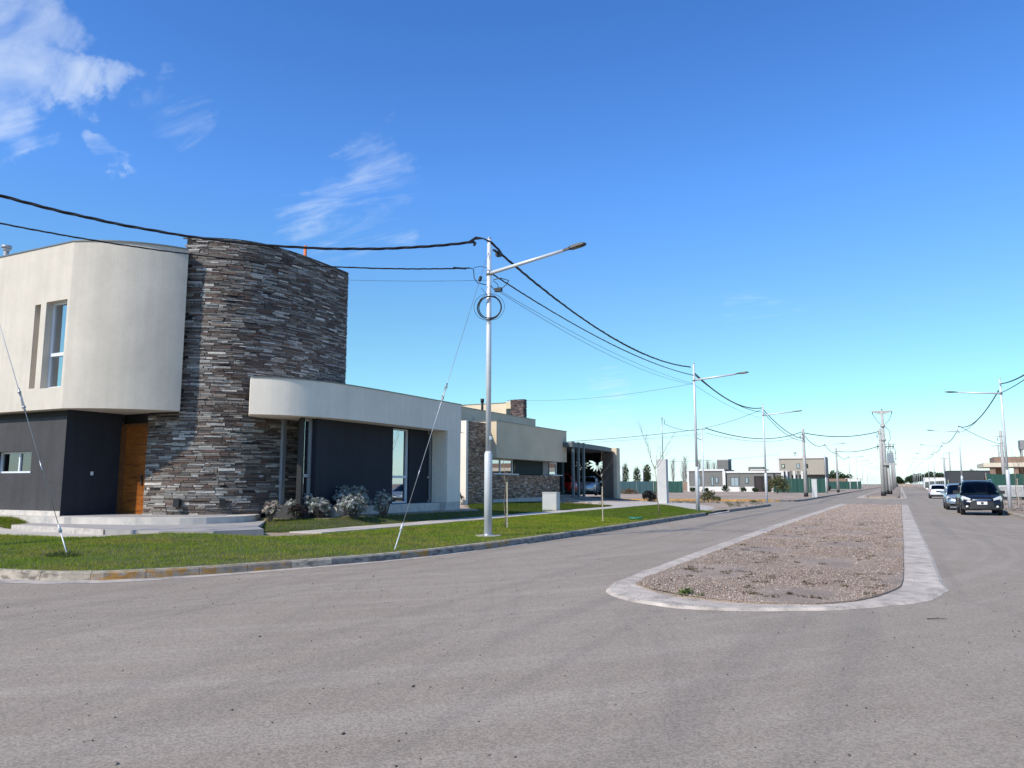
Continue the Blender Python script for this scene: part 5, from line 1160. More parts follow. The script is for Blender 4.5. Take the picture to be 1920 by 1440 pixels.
# silver-leaved shrubs beside the house
M_sil = mat('silver_leaf', (.3, .3, .3), .85, 0, attr=True)
sc = [(.40, .41, .37), (.33, .34, .31), (.50, .50, .46), (.24, .25, .225), (.36, .37, .32)]
scw = [(.46, .40, .33), (.38, .33, .27), (.52, .47, .40), (.27, .23, .19)]
def shrub(label, x, y, w, h, n, cols, dens=9, cat='shrub', size=.066, grp='silver-leaved shrubs beside the corner house', name='silver_shrub', stemc=M_bark2):
    z = H(x, y) if y < 60 and x < -8 else .13
    t = thing(name, label, cat, (x, y, z), 0, grp); ch = []
    tips = []
    lobes = [(math.cos(a_)*w*.30*q_, math.sin(a_)*w*.30*q_, h*random.uniform(.34, .70), w*random.uniform(.17, .27)) for a_, q_ in [(random.uniform(0, 6.28), random.random()**.5) for _ in range(max(5, dens//2))]]
    nt_ = max(20, n//8)
    for k_ in range(nt_):
        cx, cy, cz, rr = random.choice(lobes); d = Vector((random.gauss(0, 1), random.gauss(0, 1), random.gauss(.35, .8))).normalized(); o_ = random.uniform(.35, 1.08)
        tips.append((cx+d.x*rr*o_, cy+d.y*rr*o_, min(h, max(.05, cz+d.z*rr*o_*1.15)), d))
    V = []; Cc = []
    for tx, ty, tz, d in tips:
        ax = (d+Vector((0, 0, .5))).normalized(); u_ = ax.orthogonal().normalized(); v_ = ax.cross(u_); base_c = random.choice(cols); q_ = random.uniform(.75, 1.15)
        nl = 11
        for j in range(nl):
            an = j*2.4; sp_ = .35+.75*(j/nl); ld = (ax*(1.15-sp_*.7)+(u_*math.cos(an)+v_*math.sin(an))*sp_).normalized(); L_ = size*random.uniform(1.0, 1.6); wd = ld.cross(ax).normalized()*L_*.15
            p0 = Vector((tx, ty, tz)); p1 = p0+ld*L_*.55; p2 = p0+ld*L_-Vector((0, 0, L_*.18)); V += [p0, p1+wd, p2, p1-wd]; Cc.append([c*q_*random.uniform(.85, 1.1)*(1.0 if j > 3 else 1.15) for c in base_c])
    V = np.array([tuple(v) for v in V]); ch.append((V, np.arange(len(V)).reshape(-1, 4), np.array(Cc)))
    leaf_mesh('foliage', [(v+np.array([0, 0, 0]), f, c) for v, f, c in ch], M_sil, None, None).parent = t
    s_ = MB()
    for tx, ty, tz, d in tips[::3]: s_.tube([(tx*.15, ty*.15, 0), (tx*.6, ty*.6, tz*.5), (tx, ty, tz)], [.010, .008, .004], 4, False)
    s_.build('stem', stemc, t, local=True); return t
random.seed(3)
shrub('small pale tan silver shrub at the left end of the shrub row', -16.85, 17.55, .62, .66, 1100, scw, 10)
shrub('silver-grey shrub second from the left in the row by the stone wall', -16.75, 18.55, .80, .76, 1400, sc, 11)
shrub('tall thin silver stems behind the second shrub', -16.95, 19.1, .35, 1.05, 400, sc, 6)
shrub('large silver-grey shrub in the left of the big clump', -16.25, 18.95, 1.0, .74, 2200, sc, 16)
shrub('tallest silver-grey shrub in the middle of the big clump', -15.75, 20.1, 1.35, .98, 3400, sc, 20)
shrub('bushy silver-grey shrub in the front right of the big clump', -15.2, 19.45, 1.05, .9, 2400, sc, 16)
shrub('low silver-grey shrub filling the front left of the big clump', -16.0, 18.75, .75, .6, 1300, sc, 10)
shrub('silver-grey shrub at the back of the big clump by the dark wall', -15.95, 20.9, .9, .85, 1600, sc, 12)
shrub('silver-grey shrub at the right end of the row against the dark wall', -15.15, 21.0, .80, .95, 1400, sc, 11)
shrub('dark red-leaved plant behind the silver shrubs', -16.9, 18.95, .5, .6, 600, [(.05, .018, .02), (.03, .015, .015)], 7, 'plant', .07, None, 'dark_plant')
shrub('dark red-leaved plant between the two smallest silver shrubs', -16.35, 18.1, .6, .5, 800, [(.06, .03, .03), (.04, .045, .03)], 8, 'plant', .07, None, 'dark_plant')
shrub('dark low plant under the stone wall by the vertical profile', -17.4, 18.95, .35, .4, 350, [(.05, .025, .025), (.035, .04, .03)], 6, 'plant', .06, None, 'dark_plant')
shrub('green leafy plant between the two houses', -21.3, 36.0, 1.0, .7, 700, [(.04, .07, .025), (.03, .05, .02)], 8, 'shrub', .10, None, 'leafy_shrub')
shrub('dark bag-like heap of black cuttings beside the tall white meter pillar', -16.4, 55.5, 1.3, .75, 900, [(.012, .012, .013), (.03, .028, .025)], 10, 'shrub', .13, None, 'dark_shrub')
# cabinet, meter pillars, valve box
cb_ = thing('utility_cabinet', 'white utility cabinet on the lawn in front of the ledgestone wall', 'cabinet', (-14.75, 33.6, .25))
M_cab = mat('cabinet_white', (.46, .47, .45), .6, .05, 3)
MB().bx(-.36, .36, -.20, .20, 0, .82).build('cabinet_body', M_cab, cb_, local=True)
MB().bx(-.38, .38, -.22, .22, .82, .86).build('cabinet_lid', M_cab, cb_, local=True)
MB().bx(-.34, .34, -.212, -.20, .05, .79).build('cabinet_door', M_cab, cb_, local=True)
MB().bx(.12, .34, -.219, -.212, .0, .18).build('label_plate', M_plinth, cb_, local=True)
pm = thing('meter_pillar', 'tall white masonry meter pillar with a mast on top beyond the driveway', 'meter pillar', (-13.75, 49.3, .2))
M_wp = mat('white_masonry', (.50, .50, .48), .85, .05, 2, var2=((.52, .45, .38), 1.5, .62, .85))
MB().bx(-.30, .30, -.25, .25, -.1, 2.88).build('pillar', M_wp, pm, local=True)
MB().bx(.30, .33, -.15, .15, 1.1, 1.7).build('meter_box', M_metal, pm, local=True)
MB().tube([(.05, 0, 2.85), (.05, 0, 5.6)], .032, 8).tube([(.05, 0, 5.5), (.12, 0, 5.6), (.2, 0, 5.45), (.22, 0, 5.15)], .02, 6).tube([(-.12, .1, 2.85), (-.12, .1, 3.7)], .014, 6).build('mast', M_metal, pm, local=True)
pm = thing('meter_pillar', 'small white meter pillar beside the corner concrete pole', 'meter pillar', (-7.9, 85.2, .13))
MB().bx(-.25, .25, -.2, .2, -.1, 1.8).build('pillar', M_wp, pm, local=True); MB().bx(-.27, .27, -.22, .22, 1.8, 1.86).build('cap', M_wp, pm, local=True)
vb = thing('valve_cover', 'round green plastic valve cover lying in the lawn near the kerb', 'valve cover', (-9.1, 28.7, .17))
MB().tube([(0, 0, 0), (0, 0, .05), (0, 0, .065)], [.27, .27, .22], 18).build('lid', mat('green_plastic', (.02, .17, .085), .45, .1), vb, local=True)
MB().tube([(0, 0, .065), (0, 0, .075)], .05, 8).build('knob', M_rub, vb, local=True)
tw_ = MB().tube([(0, 0, .012), (.12, .02, .015), (.22, -.01, .012)], [.006, .005, .003], 5).tube([(.08, .01, .012), (.16, .06, .014)], .003, 4)
o = tw_.build('twig', M_bark2); o.location = (.18, 9.95, 0); o.rotation_euler = (0, 0, .5); tag(o, 'small forked dark twig lying on the asphalt right of the median nose', 'twig')
# weeds, dry grass tufts and bushes on the dirt lot
dry = [(.24, .19, .09), (.17, .14, .06), (.12, .12, .045), (.30, .24, .12)]; ch = []
random.seed(21)
for i in range(230):
    x_ = random.uniform(-30, -8.3); y_ = random.uniform(43, 57.5)
    if x_ > -8.2-(50-y_)*.0 or (y_ < 51.5-(x_+13)*1.0*(x_ > -13) and x_ > -13.4 and y_ < 47-(x_+8)*1.2): continue
    if any(inpoly(x_, y_, P) for P in drv) or inpoly(x_, y_, GRASS_A) or (x_ < -19 and y_ < 60): continue
    s_ = random.uniform(.08, .28); ch.append(leaf_cloud(x_, y_, H(x_, y_)+s_*.3, s_, s_*.7, s_*.55, 60, .09, dry if random.random() < .6 else [(.07, .09, .03), (.10, .11, .04)], .9, .1, 6))
leaf_mesh('dry_weeds', ch, M_weed, kind='stuff')
ch = []
for i in range(160):
    x_ = random.uniform(4.9, 16); y_ = random.uniform(40, 66); s_ = random.uniform(.06, .2)
    ch.append(leaf_cloud(x_, y_, .13+s_*.3, s_, s_, s_*.5, 40, .08, dry, .8, .1, 6))
leaf_mesh('dry_verge_weeds', ch, M_weed, kind='stuff')
def bush(label, x, y, w, h, cols, n=900, size=.22, z=.13, name='bush', cat='bush', group=None, trunk=0):
    t = thing(name, label, cat, (x, y, z), 0, group); ch = []
    for k_ in range(10):
        a = random.uniform(0, 6.28); q = random.random()**.6; rr = w*random.uniform(.15, .27)
        ch.append(leaf_cloud(math.cos(a)*w*.32*q, math.sin(a)*w*.32*q, trunk+(h-trunk)*random.uniform(.25, .8)*(1-.25*q), rr, rr, min(rr, (h-trunk)*.28), n//10, size, cols, .3, .3, 2.2))
    o = leaf_mesh('crown' if trunk else 'foliage', ch, M_weed); o.parent = t
    MB().tube([(0, 0, -.05), (.03*w, 0, trunk+h*.35)], [.03*w+.02, .01*w+.01], 6).build('trunk' if trunk else 'stem', M_bark2, t, local=True)
    return t
ol = [(.11, .12, .045), (.16, .15, .07), (.07, .085, .03), (.20, .17, .08)]; dg = [(.035, .06, .022), (.055, .085, .03), (.02, .04, .016)]
bush('olive rounded bush on the dirt lot left of the second lamp', -12.9, 58.5, 1.3, 1.05, ol, 900, .12)
bush('low olive bush at the foot of the slender pole', -12.7, 60.6, .8, .5, ol, 500, .1)
bush('large olive and yellow bush in front of the grey louvred fins', -15.9, 117, 4.2, 2.7, ol, 1800, .25)
bush('small dark weed on the street corner right of the third lamp', -9.6, 58.2, .6, .25, ol, 250, .08)
for i, (x_, w_, h_) in enumerate(((-31.8, 1.5, 1.0), (-29.6, 1.3, .8), (-26.2, 1.6, 1.3), (-23.4, 1.4, 1.1), (-21.4, 1.2, .8), (-19.6, 1.5, 1.1), (-17.2, 1.3, .9), (-16.3, 1.4, 1.1))):
    bush(['leftmost', 'second', 'third', 'fourth', 'fifth', 'sixth', 'seventh', 'rightmost'][i]+' dark clipped bush along the front of the grey bungalow', x_, 132.5, w_, h_, dg, 350, .25, .13, 'bush', 'bush', 'bushes along the grey bungalow')
# ---- lawn blades
def leafy(m, f):
    t = m.node_tree; p = t.nodes['Principled BSDF']; o = t.nodes['Material Output']; tr = N(t, 'ShaderNodeBsdfTranslucent'); mx = N(t, 'ShaderNodeMixShader'); mx.inputs[0].default_value = f
    t.links.new(p.inputs['Base Color'].links[0].from_socket, tr.inputs[0]); t.links.new(p.outputs[0], mx.inputs[1]); t.links.new(tr.outputs[0], mx.inputs[2]); t.links.new(mx.outputs[0], o.inputs[0])
M_blade = mat('grass_blade', (.1, .2, .03), .75, 0, attr=True, spec=.2); leafy(M_blade, .38); leafy(M_weed, .3)
def lawn(name, poly, x0, x1, y0, y1, n, hgt, dens=None, dark=1.):
    x, y = pts_in(poly, x0, x1, y0, y1, n, dens)
    k = np.array([xx < (kx(yy)-.10 if yy < 37 else -8.3) for xx, yy in zip(x, y)]); x, y = x[k], y[k]; n = len(x)
    z = np.array([H(a, b_) for a, b_ in zip(x, y)])-.004
    dist = np.hypot(x, y); sc_ = 1+np.clip((dist-16)/22, 0, 1.6)
    edge = np.array([((kx(yy)-xx) if yy < 37.3 else 1) for xx, yy in zip(x, y)])
    a = rng.uniform(0, 6.28, n); lean = rng.uniform(.15, .9, n)*hgt; hh = hgt*rng.uniform(.55, 1.25, n)*(1-.25*(edge < .4)); w = .0045*sc_*rng.uniform(.7, 1.4, n)
    ca, sa_ = np.cos(a), np.sin(a); b0 = rng.uniform(0, 6.28, n)
    V = np.stack([np.stack([x-np.cos(b0)*w, y-np.sin(b0)*w, z], 1), np.stack([x+np.cos(b0)*w, y+np.sin(b0)*w, z], 1), np.stack([x+ca*lean, y+sa_*lean, z+hh], 1)], 1)
    pn = np.array([noise.noise(Vector((a_*.55, b_*.9, 0))) for a_, b_ in zip(x, y)]); p2 = np.array([noise.noise(Vector((a_*2.3, b_*2.3, 7))) for a_, b_ in zip(x, y)])
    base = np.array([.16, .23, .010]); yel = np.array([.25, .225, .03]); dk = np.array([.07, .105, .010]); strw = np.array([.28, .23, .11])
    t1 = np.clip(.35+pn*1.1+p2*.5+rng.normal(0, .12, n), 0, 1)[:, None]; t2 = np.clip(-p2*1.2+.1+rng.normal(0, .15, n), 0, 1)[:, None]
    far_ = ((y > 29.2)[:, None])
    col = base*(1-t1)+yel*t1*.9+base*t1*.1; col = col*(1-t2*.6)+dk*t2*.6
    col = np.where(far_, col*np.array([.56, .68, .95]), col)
    es = ((edge < .55) & (rng.uniform(0, 1, n) < .42*(1-edge/.6)+.05)) | (rng.uniform(0, 1, n) < .05); col[es] = strw*rng.uniform(.6, 1.1, (es.sum(), 1))
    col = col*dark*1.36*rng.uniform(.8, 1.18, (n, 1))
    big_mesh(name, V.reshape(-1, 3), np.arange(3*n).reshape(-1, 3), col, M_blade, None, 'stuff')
lawn('grass', GRASS_A, -26, -8.2, 7.4, 24, 330000, .045)
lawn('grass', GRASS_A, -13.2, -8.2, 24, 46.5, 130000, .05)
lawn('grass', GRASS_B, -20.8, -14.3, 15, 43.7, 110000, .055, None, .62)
lawn('grass', GRASS_C, -32, -21.8, 12.9, 14.2, 24000, .08, None, .8)
tf = leaf_cloud(-14.1, 9.4, .16, .45, .22, .07, 900, .09, [(.07, .10, .025), (.12, .14, .04)], .9, .2, 8)
leaf_mesh('grass_tuft', [tf], M_weed, None, None, 'rough tuft of longer grass around the left guy wire anchor', 'grass tuft')
# ---------------------------------------------------------------- far buildings and background
M_gp = mat('grey_render', (.17, .165, .155), .9, .05, 1); M_wc = mat('white_cornice', (.66, .64, .60), .85, .04, 1); M_dk = mat('dark_opening', (.018, .015, .015), .8, .3, 1)
M_tan = mat('tan_render', (.36, .32, .26), .9, .04, .5); M_teal = mat('teal_frame', (.04, .08, .085), .5, 0)
h3 = thing('house', 'long low grey bungalow with white cornices and a dark double entrance', 'house', (-26, 138, .13)); Y3 = 138.0
def X3(px): return -33.9+(px-1288)*.0889
def Z3(py): return 1.5+(907-py)*.0928
def panel(mb, x0, x1, z0, z1, y=Y3, d=.06): mb.bx(x0, x1, y-d, y, z0, z1)
MB().bx(X3(1288), X3(1361), Y3, Y3+9, .05, Z3(880)).bx(X3(1361), X3(1471), Y3+.3, Y3+9, .05, Z3(884.5)).build('wall', M_gp, h3)
w = MB(); panel(w, X3(1287), X3(1291), .1, Z3(880)+.0, Y3, .15); w.bx(X3(1286.5), X3(1361), Y3-.2, Y3+.0, Z3(883), Z3(879.5)); panel(w, X3(1357), X3(1362.5), .1, Z3(883), Y3, .16)
w.bx(X3(1291), X3(1357), Y3-.12, Y3, .1, Z3(912.5)); w.bx(X3(1362.5), X3(1416), Y3+.18, Y3+.3, .1, Z3(912.5)); w.bx(X3(1448), X3(1467), Y3+.18, Y3+.3, .1, Z3(913))
w.bx(X3(1362), X3(1471.5), Y3+.1, Y3+.3, Z3(887), Z3(883.5)); w.bx(X3(1467), X3(1471.5), Y3+.12, Y3+.3, .1, Z3(887)); w.bx(X3(1410), X3(1440), Y3+.0, Y3+3, Z3(882.5), Z3(880.5))
w.build('cornice', M_wc, h3)
MB().bx(X3(1340), X3(1362), Y3+3, Y3+6, 3.4, Z3(862)).bx(X3(1399), X3(1428), Y3+4, Y3+6, 3.3, Z3(875)).build('roof_tower', M_gp, h3)
MB().bx(X3(1339.3), X3(1362.7), Y3+2.9, Y3+6.1, Z3(862), Z3(859.5)).bx(X3(1398), X3(1428), Y3+3.95, Y3+4.2, Z3(874), Z3(872)).build('tower_coping', M_wc, h3)
e = MB(); e.bx(X3(1416), X3(1447.5), Y3+.24, Y3+.3, .12, Z3(893)); e.build('entrance', M_dk, h3)
for x0, x1 in ((1419, 1430), (1433, 1444)): MB().bx(X3(x0), X3(x1), Y3+.2, Y3+.24, .12, Z3(896)).build('door', mat('dark_wood_door', (.03, .02, .016), .5, .2), h3)
for a, b_, c, d in ((1334, 1339.5, 911, 894), (1342.5, 1348.5, 906, 894.5), (1309, 1314, 911, 895), (1371.5, 1387.5, 912, 895), (1399.5, 1405.5, 906.5, 895), (1458.5, 1467, 906, 896)):
    yy = Y3 if b_ < 1360 else Y3+.3
    f = MB(); f.bx(X3(a), X3(b_), yy-.05, yy, Z3(c), Z3(d)); fo = f.build('window', M_teal, h3)
    k = 1 if b_-a < 10 else 2; ww = (X3(b_)-X3(a)-.16)/k
    for i in range(k): MB().bx(X3(a)+.08+i*ww+.03, X3(a)+.08+(i+1)*ww-.03, yy-.07, yy-.05, Z3(c)+.1, Z3(d)-.1).build('pane', mat('far_pane', (.30, .36, .38), .15, 0), fo)
MB().bx(X3(1452.5), X3(1454.5), Y3+.1, Y3+.24, .1, Z3(887)).build('downpipe', M_black, h3)
for i in range(6): MB().bx(X3(1473.5)+i*.62, X3(1473.5)+i*.62+.3, Y3+1.2, Y3+1.8, .1, Z3(883+i*.3)).build('louvre_fin', M_gp if i % 2 else M_wc, h3)
h4 = thing('house', 'two-storey tan house with white cornice behind the grey louvred fins', 'house', (-17, 160, .13)); Y4 = 159.
def X4(px): return -21.3+(px-1456)*.0917
def Z4(py): return 1.5+(907-py)*.1029
MB().bx(X4(1456), X4(1549), Y4, Y4+9, Z4(890), Z4(856)).build('upper_wall', M_tan, h4)
MB().bx(X4(1490), X4(1549), Y4+1.2, Y4+9, .05, Z4(890)).build('ground_wall', M_gp, h4)
MB().bx(X4(1455.5), X4(1549.7), Y4-.2, Y4, Z4(860), Z4(855.3)).bx(X4(1456), X4(1460), Y4-.15, Y4, Z4(890), Z4(860)).build('cornice', M_wc, h4)
MB().bx(X4(1549.05), X4(1551), Y4-.1, Y4+.5, .05, Z4(858)).build('corner_post', M_dk, h4)
for a, b_, c, d, lit in ((1464, 1470.5, 878, 870, 0), (1493.5, 1501, 879, 869, 1), (1511.5, 1517, 878, 870, 0)):
    fo = MB().bx(X4(a), X4(b_), Y4-.05, Y4, Z4(c), Z4(d)).build('window', M_dk if not lit else M_gp, h4)
    MB().bx(X4(a)+.12, X4(b_)-.12, Y4-.07, Y4-.05, Z4(c)+.12, Z4(d)-.12).build('pane', mat('far_pane', (.3, .3, .3), .15, 0) if lit else M_glassr, fo)
MB().tube([(X4(1489.5), Y4+2, Z4(856)), (X4(1489.5), Y4+2, Z4(848))], .08, 6).tube([(X4(1489.5), Y4+2, Z4(849.5)), (X4(1489.5), Y4+2, Z4(847))], .25, 8).build('roof_vent', M_metal, h4)
MB().tube([(X4(1490), Y4-18, 0), (X4(1490), Y4-18, 1)], .01, 4)
# fences
M_net = mat('green_shade_net', (.016, .068, .054), .85, .2, .6, stretch=(6, 1, .3)); M_net2 = mat('blue_green_net', (.030, .075, .088), .85, .18, 2, stretch=(6, 1, .3))
def net_fence(label, x0, x1, y, h, m, step=2.4, name='net_fence', z=.13, y1=None):
    t = thing(name, label, 'fence', ((x0+x1)/2, y, z)); y1 = y if y1 is None else y1; n = max(2, int(abs(x1-x0)/step)) if x1 != x0 else max(2, int(abs(y1-y)/step))
    for i in range(n+1):
        f_ = i/n; x_ = x0+(x1-x0)*f_; yy = y+(y1-y)*f_; MB().cyl((x_, yy, z-.05), .04, h+.1, 6).build('fence_post', M_stake, t)
    for i in range(n):
        p = MB(); vs = []; k = 8
        for j in range(k+1):
            f_ = (i+j/k)/n; x_ = x0+(x1-x0)*f_; yy = y+(y1-y)*f_; o = .05*math.sin(j*2.3+i); sg = .05*math.sin(math.pi*j/k)
            vs += [(x_, yy-.05+o, z+.03), (x_, yy-.05+o*.5, z+h-sg*1.5)]
        p.add(vs, [(2*j, 2*j+2, 2*j+3, 2*j+1) for j in range(k)]); p.build('net_panel', m, t)
    return t
net_fence('long blue-green shade net fence at the back of the empty lot, left of the bungalow', -40, -30.3, 104, 1.75, M_net2)
net_fence('darker green net fence directly left of the grey bungalow', -34.5, -29.8, 118, 1.8, M_net)
net_fence('green net fence in front of the tan house', -17.6, -9.8, 126, 2.2, M_net)
net_fence('distant green net fence along the left lots', -34, -8.9, 215, 2.0, M_net, 5)
net_fence('tall green net fence at the right-hand building site', 7.5, 22, 88, 2.35, M_net)
net_fence('green net fence beyond the right-hand lamps', 6.2, 6.2, 128, 1.9, M_net, 8, y1=250)
# right: dark flat building and unfinished house
MB_ = MB().bx(8.3, 15.6, 172, 182, .05, 3.95)
t = thing('flat_building', 'dark grey flat-roofed building behind the parked cars', 'building', (12, 172, .13)); MB_.build('wall', mat('dark_slate_wall', (.05, .052, .058), .9, .08, .5), t); MB().bx(8.25, 15.65, 171.9, 182.1, 3.95, 4.02).build('coping', M_coping, t)
MB().bx(10.5, 11.3, 171.9, 171.98, .8, 1.8).build('window', M_dk, t)
u = thing('unfinished_house', 'unfinished brick house with a pale roof slab above the green net', 'house', (16, 118, .13)); Yu = 116.
M_brick = mat('raw_brick_wall', (.24, .155, .115), .9, .25, 2, stretch=(1, 1, 3)); M_slab = mat('pale_slab', (.62, .55, .43), .9, .1, 1)
MB().bx(9.7, 26, Yu, Yu+10, 3.62, 4.15).build('roof_slab', M_slab, u)
MB().bx(11.2, 26, Yu+3, Yu+9, 4.15, 5.0).build('parapet', M_brick, u)
for xa, xb in ((10.4, 11.0), (13.0, 13.5), (16.2, 16.7)): MB().bx(xa, xb, Yu+.3, Yu+.7, .1, 3.62).build('column', M_brick, u)
MB().bx(11.0, 12.2, Yu+4, Yu+4.3, .1, 3.62).bx(13.6, 26, Yu+5, Yu+5.3, .1, 3.62).bx(10.4, 26, Yu+9, Yu+9.3, .1, 2.4).build('brick_wall', M_brick, u)
tk = thing('water_tank', 'grey water tank on a frame at the right edge above the unfinished house', 'water tank', (16.4, 131, .13))
MB().bx(-.9, 2, -1, 1, 6.2, 7.5).build('tank', mat('grey_tank', (.25, .24, .24), .7, .1), tk, local=True)
b_ = MB()
for sx in (-.7, 1.8):
    for sy in (-.8, .8): b_.bx(sx-.1, sx+.1, sy-.1, sy+.1, 0, 6.2)
b_.build('tank_frame', M_cpole, tk, local=True)
sk = thing('skip', 'pale grey metal rubble skip behind the nearest right-hand street lamp', 'skip', (8.9, 80, .13))
b_ = MB(); b_.add([(-.9, -.6, .25), (.7, -.6, .25), (1.3, -.7, 1.15), (-1.3, -.7, 1.15), (-.9, .6, .25), (.7, .6, .25), (1.3, .7, 1.15), (-1.3, .7, 1.15)], [(0, 1, 2, 3), (5, 4, 7, 6), (0, 3, 7, 4), (1, 5, 6, 2), (0, 4, 5, 1), (3, 2, 6, 7)])
b_.build('skip_body', mat('pale_metal', (.38, .38, .37), .7, .2, 4), sk, local=True); MB().bx(-1.2, 1.2, -.5, .5, 1.1, 1.22).build('rubble', M_wc, sk, local=True); MB().bx(-.9, -.7, -.6, .6, 0, .3).bx(.5, .7, -.6, .6, 0, .3).build('skid', M_trim, sk, local=True)
# distant low walls and small buildings
def small_house(label, x0, x1, y, h, m, wins=(), d=8, name='small_house', roof=True, cat='house'):
    t = thing(name, label, cat, ((x0+x1)/2, y, .13)); MB().bx(x0, x1, y, y+d, .05, h).build('wall', m, t)
    if roof: MB().bx(x0-.1, x1+.1, y-.1, y+d+.1, h, h+.12).build('roof', M_wc, t)
    for a, b_, c, e in wins:
        fo = MB().bx(a, b_, y-.06, y, c, e).build('window', M_dk, t); MB().bx(a+.1, b_-.1, y-.08, y-.06, c+.1, e-.1).build('pane', M_glassr, fo)
    return t
small_house('small white bungalow with two square windows at the far end of the street', 6.9, 13.6, 285, 3.4, mat('white_render', (.7, .69, .66), .9, .04, .5), [(8.4, 9.6, 1.2, 2.3), (10.2, 11.4, 1.2, 2.3)])
small_house('white two-storey house glimpsed between the median poles', -6.6, -3.0, 395, 5.2, M_wc, [(-6.1, -5.3, .9, 2.0), (-4.8, -4.0, .9, 2.0), (-6.1, -5.3, 3, 4.2), (-4.8, -4.0, 3, 4.2)], 8)
small_house('raw brick garden wall building beyond the left lamps', -21, -13.2, 232, 2.9, M_brick, (), 6, roof=False)
small_house('long brown boundary building behind the left net fence', -45, -21.5, 240, 2.6, mat('brown_wall', (.27, .19, .14), .9, .15, .4), (), 4, 'boundary_wall', False, 'wall')
small_house('small white building past the left lamp row', -17.5, -12.5, 300, 3.3, M_wc, [(-16.5, -15.5, 1, 2)], 6)
small_house('tiny white building above the blue-green net', -62.5, -59, 170, 3.2, M_wc, (), 5)
small_house('pale wall building behind the blue-green net', -48, -35, 165, 1.9, mat('brown_wall', (.27, .19, .14), .9, .15, .4), (), 4, 'boundary_wall', False, 'wall')
# red tractor-like machine on the left verge
tr = thing('tractor', 'small dark red tractor parked by the distant left lamps', 'tractor', (-13.2, 158, .13))
MB().bx(-1.4, .4, -.4, .4, .5, 1.2).bx(.2, 1.2, -.5, .5, .5, 1.0).build('tractor_body', paint('dark_red_paint', (.16, .02, .02), 0), tr, local=True)
for i, (x_, r_) in enumerate(((-1.1, .38), (.8, .6))):
    for sy in (-.6, .6): MB().tube([(x_, sy-.12, r_), (x_, sy+.12, r_)], r_, 14).build('wheel', M_rub, tr, local=True)
MB().bx(.3, 1.1, -.35, .35, 1.0, 1.15).tube([(.3, 0, 1.0), (0, 0, 1.5)], .03, 6).build('seat', M_trim, tr, local=True)
# trees on the horizon
random.seed(8)
def tree(label, x, y, h, w, cols=dg, n=1400, size=.5, cat='tree', group=None):
    return bush(label, x, y, w, h, cols, n, size, .1, 'tree', cat, group, trunk=h*.18)
k = 0
names = ['first', 'second', 'third', 'fourth', 'fifth', 'sixth', 'seventh', 'eighth', 'ninth', 'tenth', 'eleventh', 'twelfth', 'thirteenth', 'fourteenth', 'fifteenth']
for i, (x_, h_) in enumerate(((2, 5.5), (7, 6.5), (11, 7.5), (16, 8.5), (21, 8.0), (26, 6.0), (31, 6.5), (36, 9.5), (41, 7.5), (46, 6.5), (52, 6.0), (58, 5.2))):
    tree(names[i]+' dark green tree from the left in the far tree line beyond the street end', x_-2, 470+random.uniform(-12, 12), h_, 8.5, dg, 1500, .8, group='dark trees at the far end of the street')
for i, (x_, h_) in enumerate(((-52, 6.5), (-46, 7), (-40, 8.5), (-35, 9.5), (-30, 9), (-25.5, 7))):
    tree(names[i]+' dark tree from the left in the clump behind the distant green net', x_+5, 350+random.uniform(-6, 6), h_*.88, 7, dg, 1200, .7, group='dark trees behind the left net fence')
def bare_tree(label, x, y, h, w, n=70, m=M_bark2, group=None, col=None, name='poplar'):
    t = thing(name, label, 'tree', (x, y, .1), 0, group); MB().tube([(0, 0, 0), (0, 0, h*.9)], [.16, .03], 6).build('trunk', m, t, local=True)
    b_ = MB()
    for i in range(n):
        z = h*random.uniform(.12, .85); a = random.uniform(0, 6.28); L_ = w*random.uniform(.4, 1)*(1-z/h*.6); b_.tube([(0, 0, z), (math.cos(a)*L_*.35, math.sin(a)*L_*.35, z+L_*.9), (math.cos(a)*L_*.5, math.sin(a)*L_*.5, min(h, z+L_*2.2))], [.035, .025, .012], 3, False)
    b_.build('branches', m, t, local=True)
    if col: o = leaf_mesh('foliage', [leaf_cloud(0, 0, h*.5, w*.4, w*.4, h*.45, 900, .35, col, .8, .1, 2)], M_weed); o.parent = t
    return t
M_far = mat('grey_twigs', (.20, .19, .185), .9, 0)
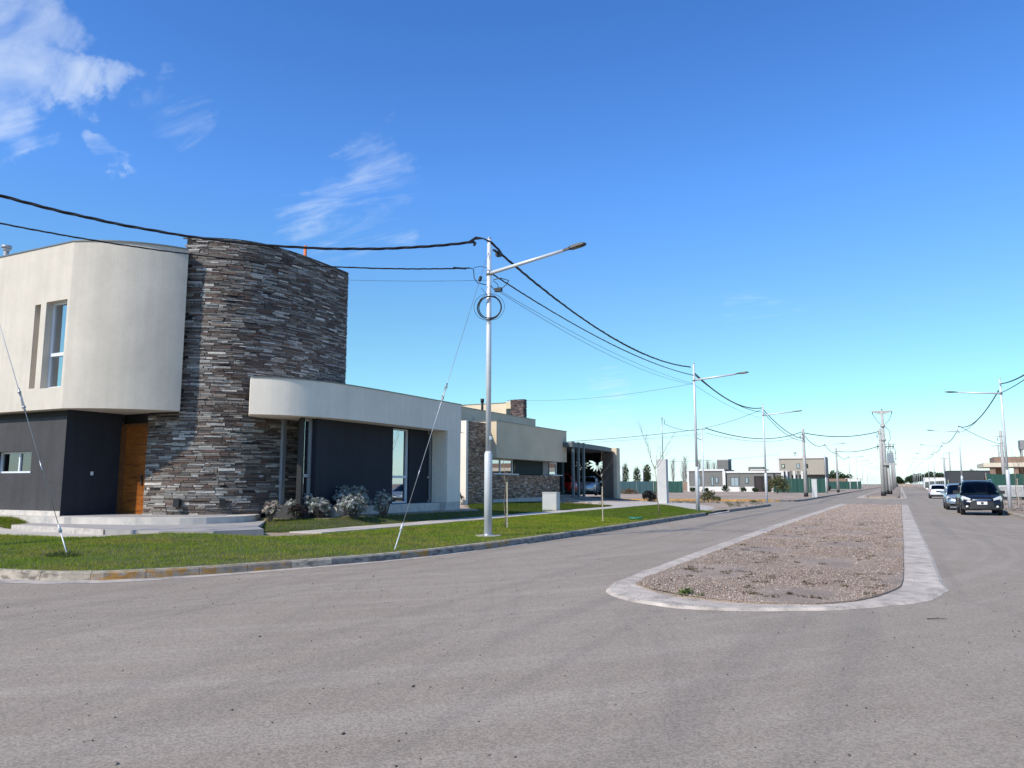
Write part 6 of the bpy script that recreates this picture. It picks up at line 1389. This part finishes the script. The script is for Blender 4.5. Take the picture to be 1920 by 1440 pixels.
pl = [(-84, 9.5, 1), (-79, 12, 0), (-76.8, 10.5, 1), (-74.8, 8.4, 1), (-71, 6.5, 0), (-68.2, 7, 1), (-66, 7.6, 1), (-62.5, 6.5, 1), (-60, 7.5, 1), (-57.5, 6, 1), (-52, 8.5, 0), (-49.5, 7.5, 0), (-47.5, 8.8, 0), (-45.2, 8, 0), (-42.8, 7.8, 0), (-40, 7.2, 0)]
for i, (x_, h_, g_) in enumerate(pl):
    ordn = ['first', 'second', 'third', 'fourth', 'fifth', 'sixth', 'seventh', 'eighth', 'ninth', 'tenth', 'eleventh', 'twelfth', 'thirteenth', 'fourteenth', 'fifteenth', 'sixteenth'][i]
    bare_tree(ordn+(' tree from the left beyond the blue-green net, a dark evergreen' if g_ else ' tree from the left beyond the blue-green net, a bare grey poplar'), x_, 195+random.uniform(-6, 6), h_*.95, 2.6, 60 if not g_ else 25, M_far if not g_ else M_bark2, 'poplars and cypresses behind the empty lot', dg if g_ else None)
# white posts in the left lot
for i, (x_, y_, h_) in enumerate(((-50.2, 150, 4.9), (-45.9, 150, 4.0))):
    t = thing('street_lamp', ['white double-armed lamp beyond the blue-green net, left one', 'white double-armed lamp beyond the blue-green net, right one'][i], 'street lamp', (x_, y_, .1), 0, 'distant white lamps')
    MB().tube([(0, 0, 0), (0, 0, h_)], .16, 6).tube([(-.8, 0, h_-.9), (0, 0, h_+.2)], .09, 5).build('pole', M_pole, t, local=True)
bush('rusty brown bush at the foot of the blue-green net', -36.5, 101, 3.2, 1.0, [(.16, .09, .05), (.10, .07, .04)], 700, .2)
bush('brown dry bush heap before the blue-green net by the lot', -32.5, 100.5, 2.6, .8, [(.22, .13, .07), (.14, .10, .05)], 600, .2)
M_yel = mat('ochre_earth', (.42, .24, .07), .95, .3, 1.2, .3, 20, var2=((.32, .2, .12), .6, .45, .6))
MB().prism([(-20, 68.9), (-9.4, 69.2), (-9.0, 70.2), (-20, 70.4)], .05, .15).build('ochre_earth_strip', M_yel, kind='structure')
st_ = MB().bx(.9, 4.4, 160, 161.2, .0, .012); st_.build('painted_line', M_wc, kind='structure')
